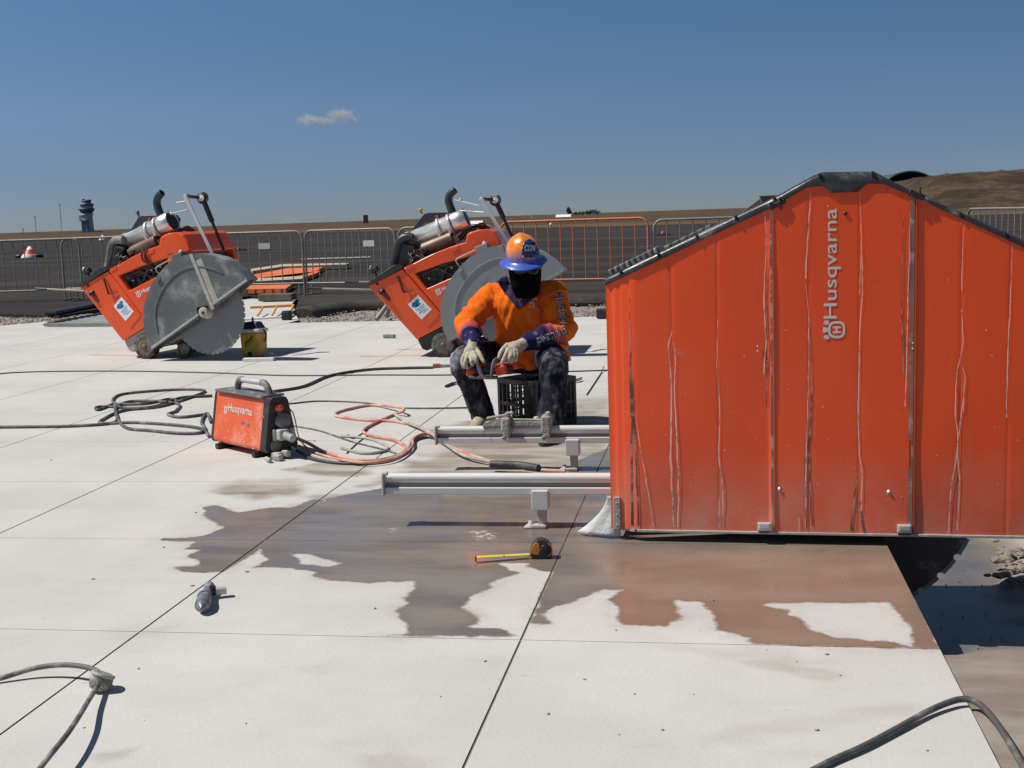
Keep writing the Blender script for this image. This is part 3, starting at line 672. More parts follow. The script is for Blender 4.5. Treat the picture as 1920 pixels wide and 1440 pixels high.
    put_text(L, 'Husqvarna', lambda a, b_: (u1 - b_, dt(a, b_), z0 + a), w=Z(409) - Z(602), h=(U(1588) - U(1557)), bold=.004)
    put_text(L, '.', lambda a, b_: (U(1566) - b_, dt(a, b_), Z(406) + a), h=.006)
    L.build('lettering', M['lettergrey'], T, fix=False)
    L = MB(); put_emblem(L, lambda a, b_: (U(1596) - b_ * 1.06, dt(a, b_), Z(640) + a), Z(604) - Z(640)); L.build('emblem', M['lettergrey'], T, fix=False)
    # canvas splash skirt at the low left corner
    q = MB(); n = 16; rows = 14; vs = []
    for j in range(rows + 1):
        t = j / rows; z = .165 * (1 - t) + .012 * t
        xl = -.016 - .125 * t ** 1.7; xr = .030 + .004 * t
        for i in range(n + 1):
            s_ = i / n; x = xr + (xl - xr) * s_; y = .035 + .03 * math.sin(s_ * math.pi) * t * -1. + .05 * s_ * t - .006 * math.sin(s_ * 9) * t
            vs.append((x, y, z))
    fs = [(j * (n + 1) + i, j * (n + 1) + i + 1, (j + 1) * (n + 1) + i + 1, (j + 1) * (n + 1) + i) for j in range(rows) for i in range(n)]
    q.add(vs, fs, 0, True); o = q.build('splash_skirt', M['canvas'], T, fix=False); md = o.modifiers.new('t', 'SOLIDIFY'); md.thickness = .004
    q = MB(); q.box((.024, .012, .105), (.026, .010, .125), bev=.002)
    for z in (.06, .10, .145): q.lathe([(.004, 0), (.003, .003), (0, .004)], (.024, .007, z), (0, -1, 0), 8)
    q.build('skirt_strip', M['aludull'], T)
    # the blade in its plane behind the panel
    q = MB(); n = 34; R0 = .513; out = []
    for i in range(n):
        a0 = 2 * math.pi * i / n; w = 2 * math.pi / n
        for f, r in ((.0, R0), (.36, R0), (.72, R0), (.74, R0 - .010), (.86, R0 - .016), (.98, R0 - .010)): out.append((.865 + r * math.cos(a0 + f * w), .173 + r * math.sin(a0 + f * w)))
    q.prism(out, lambda a, z, d: (a, d, z), .250, .255)
    bl = q.build('blade', M['bladedirty'], T)
    sg = MB()
    for i in range(n):
        a0 = 2 * math.pi * i / n; w = 2 * math.pi / n; P = [(.0, R0 - .012), (.72, R0 - .012), (.72, R0 + .004), (0, R0 + .004)]
        sg.prism([(.865 + r * math.cos(a0 + f * w), .173 + r * math.sin(a0 + f * w)) for f, r in ((0, R0 - .012), (0, R0 + .004), (.36, R0 + .004), (.72, R0 + .004), (.72, R0 - .012), (.36, R0 - .012))][::-1], lambda a, z, d: (a, d, z), .2475, .2575)
    sg.build('segments', mat('worn_segment_metal', (.28, .28, .28), .45, .4, var=.3, vs=40), bl)
    q = MB(); q.lathe([(.09, 0), (.09, .02), (.05, .035), (0, .035)], (.865, .25, .173), (0, -1, 0), 32); q.build('flange', M['dark'], bl)
    q = MB(); q.box((.6, .36, .16), (.5, .16, .18), bev=.02); q.build('saw_head', M['dark'], T)
def guard_orange():
    m = mat('orange_guard_paint', (.84, .078, .009), .38, c2=(.74, .12, .045), sc=4.5, lo=.55, hi=.9, var=.05, vs=2, coat=.15, st=(1, 1, .6))
    nt = m.node_tree; L = nt.links.new; b = nt.nodes['Principled BSDF']; src = b.inputs['Base Color'].links[0].from_socket
    tc = nd(nt, 'ShaderNodeTexCoord'); sp = nd(nt, 'ShaderNodeSeparateXYZ'); L(tc.outputs['Object'], sp.inputs[0])
    r = nd(nt, 'ShaderNodeMapRange'); r.inputs[1].default_value = .05; r.inputs[2].default_value = .40; r.inputs[3].default_value = .62; r.inputs[4].default_value = -.06; L(sp.outputs[2], r.inputs[0])
    def streak(scale, st):
        mp = nd(nt, 'ShaderNodeMapping'); mp.inputs['Scale'].default_value = st; L(tc.outputs['Object'], mp.inputs[0])
        n = nd(nt, 'ShaderNodeTexNoise'); n.inputs['Scale'].default_value = scale; n.inputs['Detail'].default_value = 8; n.inputs['Roughness'].default_value = .65; L(mp.outputs[0], n.inputs[0]); return n.outputs[0]
    a = nd(nt, 'ShaderNodeMath', operation='MULTIPLY'); L(r.outputs[0], a.inputs[0]); q = nd(nt, 'ShaderNodeMapRange'); q.inputs[1].default_value = .35; q.inputs[2].default_value = .7; q.inputs[3].default_value = .35; q.inputs[4].default_value = 1.3; L(streak(5, (1, 1, .7)), q.inputs[0]); L(q.outputs[0], a.inputs[1]); a.use_clamp = True
    mx = nd(nt, 'ShaderNodeMix', data_type='RGBA'); L(a.outputs[0], mx.inputs[0]); L(src, mx.inputs[6]); mx.inputs[7].default_value = (.66, .33, .25, 1)
    s2 = nd(nt, 'ShaderNodeMapRange'); s2.inputs[1].default_value = .60; s2.inputs[2].default_value = .74; s2.inputs[4].default_value = .5; L(streak(22, (1.6, 1, .10)), s2.inputs[0])
    m2 = nd(nt, 'ShaderNodeMix', data_type='RGBA'); L(s2.outputs[0], m2.inputs[0]); L(mx.outputs[2], m2.inputs[6]); m2.inputs[7].default_value = (.50, .20, .13, 1)
    s3 = nd(nt, 'ShaderNodeMapRange'); s3.inputs[1].default_value = .66; s3.inputs[2].default_value = .76; s3.inputs[4].default_value = .55; L(streak(11, (.5, 1, 1.6)), s3.inputs[0])
    m3_ = nd(nt, 'ShaderNodeMix', data_type='RGBA'); L(s3.outputs[0], m3_.inputs[0]); L(m2.outputs[2], m3_.inputs[6]); m3_.inputs[7].default_value = (.58, .30, .22, 1)
    L(m3_.outputs[2], b.inputs['Base Color']); return m
big_guard()

# ------------------------------------------------------------------ rails
def rail(Y, x0, x1, legx, label, ztop=.217):
    T = thing('saw_rail', label, 'rail', (x0, Y, 0), 0, 'rails under the saw')
    w = x1 - x0; h = .082; zb = ztop - h
    a = MB(); n = 14
    # upper round rail
    prof = [(-.024 + .0, ztop - .034)] + [(-.024 + .0 - .010 * math.sin(q), ztop - .018 - .016 * math.cos(q) * -1) for q in np.linspace(-.0, .0, 1)]
    a.tube([(0, -.004, ztop - .019), (w, -.004, ztop - .019)], .0205, 20)
    a.build('top_rail', M['railpale'], T)
    a = MB(); a.box((w / 2, .008, zb + h / 2 - .004), (w, .042, h - .03)); a.build('web', M['railshade'], T)
    a = MB(); a.box((w / 2, .002, zb + .014), (w, .066, .028), bev=.003); a.build('lower_flange', M['railpale'], T)
    a = MB(); a.box((-.006, -.002, zb + h / 2 - .003), (.012, .075, h + .006), bev=.004); a.box((.004, -.034, ztop + .003), (.024, .014, .012), bev=.003); a.build('end_plate', M['aludull'], T, bev=.002)
    lx = legx - x0
    b = MB(); b.box((lx, -.012, zb - .020), (.066, .074, .078), bev=.003); br = b.build('leg_block', M['railpale'], T)
    c = MB(); c.prism([(-.020, 0), (-.014, -.085), (.016, -.085), (.020, 0)], lambda a_, z, d: (lx + .004 + a_, d, z + .082), -.028, -.008); c.box((lx - .008, -.018, .008), (.062, .07, .014), bev=.003); c.build('leg', M['aludull'], T, bev=.002)
    d = MB(); d.lathe([(.017, 0), (.017, .008), (.009, .010), (.009, .022), (0, .022)], (lx - .042, -.03, .006), (0, 0, 1), 8); d.box((lx - .042, -.03, .004), (.05, .045, .007), bev=.002); d.build('foot_clamp', M['aludull'], T)
    return T
p = PY(725, 905, 4.87); q = PY(1013, 940, 4.84)
RN = rail(4.87, p.x, .35, q.x, 'near metal rail in front of the tape measure, ending bare', .217)
p = PY(822, 815, 5.99); q = PY(1074, 840, 5.97)
RF = rail(5.99, p.x, .35, q.x, 'far metal rail behind, in front of the seated worker, carrying a clamp carriage', .218)
# clamp carriage on the far rail
def carriage():
    x0 = PY(905, 800, 5.99).x; T = thing('clamp_carriage', 'dusty cast clamp with two jaws sitting on top of the far rail', 'clamp', (x0, 5.99, .218))
    X = lambda px: PY(px, 800, 5.99).x - x0
    a = MB(); zb = 0.012
    a.prism([(X(906), .0), (X(910), .020), (X(940), .036), (X(960), .040), (X(962), .005), (X(935), .002)], lambda u, z, d: (u, d, z), -.028, .022); a.box((X(934), -.01, .048), (X(956) - X(915), .03, .012), rot=Matrix.Rotation(-.16, 3, 'Y'), bev=.003)
    a.build('lever_arm', M['casting'], T, bev=.003)
    b = MB()
    for px, w, hh in ((951, .046, .070), (1026, .048, .085)):
        b = MB(); b.box((X(px), -.012, .012), (w, .086, hh), bev=.010); b.box((X(px) + .004, -.046, -.025), (w * .7, .02, .05), bev=.006); b.box((X(px) + .006, -.01, .055), (w * .5, .05, .03), bev=.008)
        b.build('jaw', M['casting'], T)
    c = MB(); c.box((X(988), -.006, .014), (X(1022) - X(956), .044, .028), bev=.006); c.tube([(X(956), -.02, .034), (X(1018), -.02, .030)], .007, 8); c.build('cross_bar', M['casting'], T)
    d = MB()
    for px in (948, 1022): d.lathe([(.014, 0), (.014, .012), (.008, .012), (.008, .02), (0, .02)], (X(px), -.045, -.045), (0, -.3, -1), 6)
    d.lathe([(.012, 0), (.012, .014), (0, .018)], (X(960), .0, .055), (0, 0, 1), 8); d.lathe([(.016, 0), (.014, .012), (0, .016)], (X(1006), .01, .030), (0, 0, 1), 12)
    d.each('bolt', M['aludull'], T)
    e = MB()
    for px in (914, 966): e.tube(crom([(X(px), -.03, .02), (X(px) - .01, -.038, -.02), (X(px) - .012, -.044, -.05)], 6), .0012, 5)
    e.each('tie_wire', M['black'], T)
carriage()

# ------------------------------------------------------------------ orange power pack
def power_pack():
    A = G(397, 829, .03); B = G(497, 852, .03); ax = (B - A); L_ = ax.length; yaw = math.atan2(ax.y, ax.x)
    T = thing('power_pack', 'speckled orange power pack with a carrying handle, cables at both ends', 'power unit', (A.x, A.y, 0), yaw)
    Wd, Hh = .205, .288; zb = .034
    # rounded shell, leaning slightly
    prof = []
    def rr(w, h, r): 
        o = []
        for cx, cy, a0 in ((w - r, r, -90), (w - r, h - r, 0), (r, h - r, 90), (r, r, 180)):
            for k in range(7): q = R_(a0 + 15 * k); o.append((cx + r * math.cos(q), cy + r * math.sin(q)))
        return o
    a = MB(); a.prism(rr(Wd, Hh, .03), lambda y, z, d: (d, y + .10 * (z / Hh) ** 1 * (.5 - y / Wd), z + zb), .012, L_ - .055); a.build('shell', M['orange_pack'], T, bev=.004)
    a = MB(); a.prism(rr(Wd + .006, Hh + .006, .032), lambda y, z, d: (d, y - .003 + .10 * (z / Hh) * (.5 - y / Wd), z + zb - .003), -.008, .012)
    a.lathe([(.05, 0), (.05, .03), (.03, .05), (0, .05)], (-.006, Wd * .45, zb + .16), (-1, 0, 0), 16); a.build('rear_panel', M['black'], T, bev=.004)
    a = MB(); a.prism(rr(Wd + .006, Hh + .006, .035), lambda y, z, d: (d, y - .003 + .10 * (z / Hh) * (.5 - y / Wd), z + zb - .003), L_ - .055, L_ + .004); fp = a.build('front_panel', M['black'], T, bev=.006)
    xf = L_ + .004
    k = MB(); k.lathe([(.022, 0), (.022, .012), (.016, .014), (.014, .03), (0, .03)], (xf, .095, zb + .236), (1, 0, 0), 14); k.build('stop_button', M['remred'], fp)
    k = MB(); k.lathe([(.044, 0), (.044, .02), (.038, .03), (0, .03)], (xf, .112, zb + .164), (1, 0, 0), 22); k.build('socket_cap', M['grey'], fp)
    k = MB(); k.lathe([(.014, 0), (.014, .012), (.006, .014), (0, .02)], (xf, .10, zb + .204), (1, 0, 0), 12); k.lathe([(.034, 0), (.034, .01), (.02, .012), (0, .012)], (xf, .065, zb + .035), (1, 0, 0), 18); k.build('fittings', M['grey'], fp)
    k = MB(); k.box((xf + .030, .09, zb + .095), (.06, .065, .06), bev=.01); k.box((xf + .03, .145, zb + .10), (.05, .03, .05), bev=.008); k.box((xf + .012, .055, zb + .095), (.02, .02, .06), bev=.004); k.build('plug_block', M['aludull'], fp, bev=.002)
    k = MB(); k.tube([(xf + .05, .09, zb + .095), (xf + .12, .10, zb + .08)], .021, 14); k.build('cable_gland', M['hosegrey'], fp)
    k = MB(); k.box((L_ / 2 - .02, Wd / 2, zb + Hh + .004), (L_ * .86, .15, .014), bev=.006); k.build('top_plate', M['grey'], T)
    h = MB(); z0 = zb + Hh + .008; hx0, hx1 = L_ * .30, L_ * .74; yc = Wd / 2
    h.tube(crom([(hx0 - .03, yc, z0), (hx0 - .018, yc, z0 + .03), (hx0 + .004, yc, z0 + .056), (hx0 + .035, yc, z0 + .060)], 6), .019, 12)
    h.tube(crom([(hx1 + .065, yc, z0 - .004), (hx1 + .048, yc, z0 + .03), (hx1 + .020, yc, z0 + .056), (hx1 - .012, yc, z0 + .060)], 6), .019, 12)
    hd = h.build('handle', M['grey'], T)
    h = MB(); h.tube([(hx0 + .03, yc, z0 + .060), (hx1 - .01, yc, z0 + .060)], .0155, 14); h.build('grip_bar', M['alu'], hd)
    for fx in (.13 * L_, .82 * L_):
        f = MB(); f.cyl((fx, -.012, .017), (fx, Wd + .01, .017), .017, seg=12); f.box((fx, Wd / 2, .03), (.03, Wd * .9, .014)); f.build('foot', M['black'], T)
    f = MB()
    for cx, cy, cz, sx in ((xf + .03, .05, .022, .06), (xf + .075, .03, .018, .05), (xf + .06, .09, .03, .045)): f.box((cx, cy, cz), (sx, .035, .034), rot=Matrix.Rotation(.3, 3, 'Z'), bev=.008)
    f.cyl((xf + .04, -.02, .016), (xf + .10, -.03, .014), .012, seg=10); f.build('loose_connector', M['aludull'], T)
    yf = lambda z: .10 * (z / Hh) * .5 - .0015
    t = MB(); z1 = zb + .172; put_text(t, 'Husqvarna', lambda a_, b_: (.155 + a_ * 1., yf(z1 - zb + b_), z1 + b_ - .012 * a_), w=.255, bold=.012); t.build('lettering', M['lettergrey'], T, fix=False)
    t = MB(); put_emblem(t, lambda a_, b_: (.105 + a_, yf(z1 - zb + b_), z1 + b_ - .004), .043); t.build('emblem', M['lettergrey'], T, fix=False)
    t = MB(); put_text(t, 'PP 220', lambda a_, b_: (.31 + a_, yf(z1 - zb - .05 + b_), z1 - .052 + b_), w=.085, bold=.02); t.build('type_mark', M['grey'], T, fix=False)
    t = MB()
    for i in range(90):
        u = random.gauss(L_ * .78, .08) if random.random() < .6 else random.uniform(.03, L_ - .03); z = abs(random.gauss(.0, .11)) + .01 if random.random() < .7 else random.uniform(.02, .3)
        if not (.02 < u < L_ - .03) or z > .28: continue
        s_ = random.uniform(.0012, .0045); t.add([(u + math.cos(a_) * s_ * random.uniform(.6, 1.3), yf(z) - .0008, zb + z + math.sin(a_) * s_ * random.uniform(.6, 1.4)) for a_ in np.linspace(0, 6.28, 8)[:-1]], [list(range(7))[::-1]])
    t.build('dried_splashes', mat('pale_splash', (.72, .55, .44), .9, var=.1), T, fix=False)
power_pack()

# ------------------------------------------------------------------ cables and hoses
def hose(name, pts, r, m, label, cat, n=12, seg=9, world=False):
    P = [V(p) for p in pts] if world else gp(pts, r)
    mb = MB(); C = crom(P, n)
    C = [c + V((0, 0, 0)) for c in C]
    for c in C: c.z = max(c.z, r)
    mb.tube(C, r, seg); o = mb.build(name, m, None, V((P[0].x, P[0].y, 0)), fix=False); return tag(o, label, cat)
hose('power_cable', [(-60,801),(60,800),(150,798),(215,791),(216,770),(213,758),(185,768),(180,764),(200,762),(260,765),(320,757),(330,752),(318,748),(270,757),(215,756),(225,740),(300,732),(360,730),(384,733),(360,744),(300,762),(230,770),(190,788),(195,794),(250,792),(330,797),(378,804),(392,818)], .0102, M['cable'], 'thick grey cable looped loosely on the slab beside the rear end of the power pack', 'cable')
hose('power_cable', [(396,792),(388,775),(378,790),(384,806),(370,812),(330,812),(280,807),(240,803),(222,788),(218,765),(250,752),(330,756),(330,770),(315,777),(340,782),(392,776)], .0102, M['cable'], 'grey cable coiling over the loop behind, ending at the pack\'s rear panel', 'cable')
hose('supply_cable', [(398,742),(340,746),(290,762),(240,766),(222,762)], .011, M['cabledark'], 'dark cable end passing behind the orange pack into the coil', 'cable')
hose('supply_cable', [(470,740),(520,733),(570,724),(620,704),(690,693),(760,690),(812,689)], .0115, M['cabledark'], 'thick black cable running from the pack back to the red coupling', 'cable')
hose('thin_cable', [(-40,706),(20,699),(120,696),(260,696),(400,699),(540,704),(700,703),(840,703),(980,699),(1080,696),(1200,692)], .0055, M['cabledark'], 'thin dark cable lying across the whole slab behind the power pack', 'cable')
hose('thin_cable', [(542,757),(600,752),(680,755),(760,765),(900,764)], .006, M['cable'], 'thin grey cable from the pack toward the seated worker', 'cable')
hose('thin_cable', [(548,798),(600,808),(660,828),(720,843),(742,850)], .005, M['cable'], 'thin grey lead slack between the pack and the coral hoses', 'cable')
hose('air_hose', [(546,818,.085),(562,824,.06),(580,832,.03),(610,848),(660,861),(710,862),(752,851),(760,838),(740,826),(700,818),(684,812),(682,806),(700,795),(740,777),(757,770,.03),(750,764,.03),(700,760),(650,768),(628,776),(640,782),(690,788),(740,790),(790,802),(815,815),(840,835),(890,856),(940,869),(1000,880),(1060,884)], .0092, M['hosered'], 'coral red hose curling in two loops beside the power pack', 'hose')
hose('water_hose', [(545,838,.04),(570,850),(620,863),(680,868),(740,858),(764,842),(772,826),(790,815),(820,812),(850,812)], .0085, M['hosegrey'], 'pale grey hose running below the coral hose toward the far rail', 'hose')
hose('water_hose', [(740,776,.012),(760,790,.012),(800,808,.012),(835,832,.012),(870,854,.012),(920,866,.012),(960,871,.012)], .009, M['hosegrey'], 'pale grey hose lying alongside the coral hose under the far rail', 'hose')
hose('hydraulic_hose', [(552,842,.02),(590,862),(650,869),(720,866),(762,848),(775,828),(800,820),(825,824)], .008, M['cabledark'], 'black hose beneath the coral and grey hoses', 'hose')
hose('water_hose', [(640,818),(690,822),(724,836),(720,846),(680,850),(640,840)], .008, M['hosegrey'], 'small pale hose loop lying inside the coral hose coil', 'hose')
hose('hose_sleeve', [(920,870,.02),(945,871,.02),(975,872,.02),(1010,878,.02)], .019, M['cabledark'], 'black padded sleeve around the hoses beneath the far rail', 'sleeve')
hose('control_lead', [(538,764,.20),(548,772,.17),(554,790,.11),(558,812,.05),(566,830,.01),(590,846),(640,856)], .0035, M['cabledark'], 'thin black lead hanging from the pack front down to the hoses', 'lead')
hose('air_hose', [(560,836,.012),(600,852,.012),(650,864,.012),(700,867,.012),(745,858,.012),(772,838,.012),(776,822,.012),(800,812,.014),(830,822,.012)], .0078, M['hosered'], 'thinner coral hose alongside the grey hose, curving to the far rail', 'hose')
hose('cable_tie', [(652,815),(662,822),(680,812),(690,806)], .0035, M['black'], 'black tie wire trailing from the coral hose loop', 'tie')
hose('cable_tie', [(650,850),(662,838),(676,826),(688,818),(694,814)], .0035, M['black'], 'black cord crossing the inside of the hose coil', 'tie')
def coupling():
    p = G(812, 690); q = G(850, 688); T = thing('hose_coupling', 'red hose coupling joining the black cable behind the pack', 'coupling', (p.x, p.y, 0))
    d = (q - p); a = MB(); a.tube([(0, 0, .016), d * .35 + V((0, 0, .016))], .02, 12); a.build('collar', M['copper'], T)
    b = MB(); b.tube([d * .33 + V((0, 0, .016)), d + V((.0, 0, .014))], .013, 10); b.build('tail', M['hosegrey'], T)
coupling()
# cable with a strain-relief ball, bottom left
def plug_cable():
    c = G(190, 1277, .028); T = thing('cable_plug', 'dusty round plug joining two grey leads on the slab', 'plug', (c.x, c.y, 0))
    a = MB(); ax = V((.25, .35, .9)).normalized()
    a.lathe([(.012, -.028), (.024, -.024), (.030, -.012), (.031, .004), (.028, .016), (.020, .022), (.016, .014), (0, .012)], (0, 0, .03), ax, 20); a.build('body', mat('dusty_plug', (.20, .18, .15), .7, c2=DUST, sc=40, var=.3, bump=.4, bs=120), T)
    a = MB(); a.lathe([(.029, .010), (.033, .012), (.033, .018), (.029, .020)], (0, 0, .03), ax, 20); a.build('ring', M['aludull'], T)
    o = hose('plug_lead', [(-60,1285),(0,1272,.005),(60,1254,.02),(110,1247,.03),(150,1249,.035),(180,1257,.035),(196,1270,.03)], .0075, mat('scuffed_grey_cable', (.11, .11, .105), .6, c2=(.36, .35, .32), sc=16, lo=.4, hi=.65, var=.2), 'grey cable arcing over the slab to the round plug', 'cable')
    o = hose('plug_lead', [(184,1285,.02),(168,1310,.03),(150,1340,.045),(125,1378,.05),(95,1415,.05),(60,1460,.04)], .0068, M['cable'], 'grey lead leaving the round plug, lying near the saw joint', 'cable')
plug_cable()
hose('loose_cable', [(1500,1460,.0),(1560,1428,.002),(1620,1400,.003),(1680,1368,.004),(1740,1336,.006),(1785,1316,.010),(1812,1311,.014),(1832,1318,.004),(1862,1345,-.10),(1890,1385,-.2),(1925,1450,-.30)], .0085, M['cable'], 'black cable drooping over the slab edge onto the brown slurry', 'cable') if False else None
def droop():
    pts = [G(1490, 1462, .009), G(1560, 1426, .010), G(1620, 1399, .011), G(1680, 1367, .012), G(1740, 1334, .014), G(1785, 1315, .018)]
    pts += [G(1812, 1311, .020), G(1836, 1320, .016), G(1862, 1347, .012), G(1890, 1388, .010), G(1935, 1465, .009)]
    mb = MB(); mb.tube(crom(pts, 12), .0082, 10); o = mb.build('loose_cable', M['cable'], None, V((pts[0].x, pts[0].y, 0)), fix=False); tag(o, 'black cable drooping over the slab edge at the near right', 'cable')
droop()

# ------------------------------------------------------------------ small things on the slab
def tape_measure():
    p = G(1015, 1046); T = thing('tape_measure', 'orange and black tape measure with its yellow tape pulled out', 'tape measure', (p.x, p.y, 0), R_(8))
    a = MB(); out = [(.028, 0), (-.036, 0), (-.040, .012), (-.038, .036), (-.030, .056), (-.014, .070), (.006, .072), (.026, .064), (.038, .048), (.042, .028), (.040, .008)]
    a.prism(out, lambda x, z, d: (x, d, z), -.018, .026); a.build('case', M['rubber'], T, bev=.007, seg=3)
    b = MB(); b.prism([(-.034, .022), (-.012, .016), (-.004, .034), (-.006, .058), (-.018, .064), (-.029, .054), (-.035, .038)], lambda x, z, d: (x, d, z), -.021, .01); b.box((-.037, -.002, .004), (.012, .03, .010), bev=.002); b.build('orange_shell', M['tapeor'], T, bev=.004)
    c = MB(); c.lathe([(.020, 0), (.020, .003), (.016, .004), (0, .004)], (.016, -.018, .034), (0, -1, 0), 20); c.build('side_badge', M['black'], T)
    b = MB(); ring = [(.016 + .022 * math.cos(q), .034 + .024 * math.sin(q)) for q in np.linspace(-1.2, 1.2, 12)] + [(.016 + .026 * math.cos(q), .034 + .028 * math.sin(q)) for q in np.linspace(1.2, -1.2, 12)]
    b.prism(ring, lambda x, z, d: (x, d, z), -.0195, -.015); b.build('orange_band', M['tapeor'], T)
    e = G(893, 1046, .018); l = (V((e.x, e.y, .018)) - V((p.x, p.y, 0))); l.rotate(Matrix.Rotation(-R_(8), 3, 'Z'))
    d = MB(); n = 14
    for i in range(n + 1):
        t = i / n; q = V((-.036, 0, .012)).lerp(l, t)
        for w, dz in ((-.0125, .004), (-.006, .001), (0, 0), (.006, .001), (.0125, .004)): d.v.append(q + V((0, w, dz)))
    for i in range(n):
        for k in range(4): d.f.append([5 * i + k, 5 * i + k + 1, 5 * i + k + 6, 5 * i + k + 5]); d.mi.append(0); d.sm.append(True)
    o = d.build('tape', M['tapeyel'], T, fix=False); md = o.modifiers.new('t', 'SOLIDIFY'); md.thickness = .0008
    h = MB(); h.box((l.x - .002, l.y, l.z - .004), (.004, .022, .018), bev=.001); h.build('end_hook', M['dark'], o)
tape_measure()
def elbow():
    p = G(378, 1158); T = thing('pipe_elbow', 'grey elbow fitting with a clear stub lying on the slab', 'pipe fitting', (p.x, p.y, 0), R_(20))
    a = MB(); a.tube(crom([(0, .010, .026), (.004, .085, .028), (.009, .155, .027), (.013, .235, .026), (.014, .275, .025)], 6), [.004, .014, .019, .0225, .0235, .0235, .0235, .0228, .022, .0205, .019, .0175, .0165, .016, .0155, .015, .015, .0155, .0175, .0185, .019, .019, .018, .015, .012], 18); a.build('body', M['greyfit'], T)
    b = MB()
    for k in range(5): b.lathe([(.0228 - k * .0004, -.003), (.0246 - k * .0004, 0), (.0228 - k * .0004, .003)], (.002, .045 + .024 * k, .027), (0, 1, -.02), 20)
    b.build('ribs', M['greyfit'], T)
    b = MB(); b.cyl((.018, .205, .027), (.042, .207, .026), .019, .0155, 18); b.build('branch', M['black'], T)
    b = MB(); b.cyl((.038, .207, .026), (.072, .210, .026), .0165, seg=18); b.build('stub', M['clear'], T)
    b = MB(); b.box((.013, .280, .028), (.018, .014, .02), bev=.004); b.build('lug', M['grey'], T)
elbow()
def pen():
    p = G(836, 727); q = G(860, 718); T = thing('screwdriver', 'small red and black screwdriver lying beside the worker', 'tool', (p.x, p.y, 0)); d = q - p
    a = MB(); a.tube([V((0, 0, .011)), d * .55 + V((0, 0, .012))], [.010, .012], 10); a.build('grip', M['black'], T)
    a = MB(); a.tube([d * .4 + V((0, 0, .012)), d * .75 + V((0, 0, .012))], .0095, 10); a.build('sleeve', M['copper'], T)
    a = MB(); a.tube([d * .75 + V((0, 0, .010)), d + V((0, 0, .010))], .005, 8); a.build('shaft', M['dark'], T)
pen()
q = MB(); q.tube([G(1100, 740, .006), G(1128, 698, .006), G(1132, 688, .03)], .004, 7); tag(q.build('steel_rod', M['dark'], None, G(1100, 740), fix=False), 'thin dark rod lying on the slab between crate and guard', 'rod')
q = MB(); q.tube(crom([G(1072, 714, .02), G(1082, 712, .02), G(1090, 709, .02)], 6), [.006] + [.013] * 11 + [.009], 9); tag(q.build('hose_end', M['hosegrey'], None, G(1072, 714), fix=False), 'short grey hose end beside the crate', 'hose end')
for (a, b_, h_) in (((722, 632), (737, 634), .03), ((700, 654), (716, 655), .012)):
    pass
q = MB(); p = G(730, 634); q.box((0, 0, .022), (.13, .05, .035), rot=Matrix.Rotation(-.2, 3, 'Z'), bev=.006); tag(q.build('brown_block', M['stone'], None, fix=False), 'small brownish scrap block on the slab beside the second floor saw', 'scrap').location = (p.x, p.y, 0)
# mud clods in the pit
clods = MB()
for i in range(34):
    p = G(random.gauss(1893, 14), random.gauss(1066, 20), ZP); 
    s_ = random.uniform(.008, .030); bm = bmesh.new(); bmesh.ops.create_icosphere(bm, subdivisions=2, radius=s_)
    for v in bm.verts: v.co *= 1 + .45 * noise.noise(v.co * 60 + V((i, 0, 0))); v.co.z *= .5
    clods.bm(bm, Matrix.Translation((p.x, p.y, ZP + .045 + s_ * .3)))
for i in range(26):
    p = G(random.uniform(1760, 1915), random.uniform(1060, 1230), ZP); s_ = random.uniform(.002, .005); clods.ball((p.x, p.y, ZP + .006), (s_, s_, s_ * .7), 1)
struct(clods.build('mud_clods', M['mudlump'], fix=False), 'stuff')
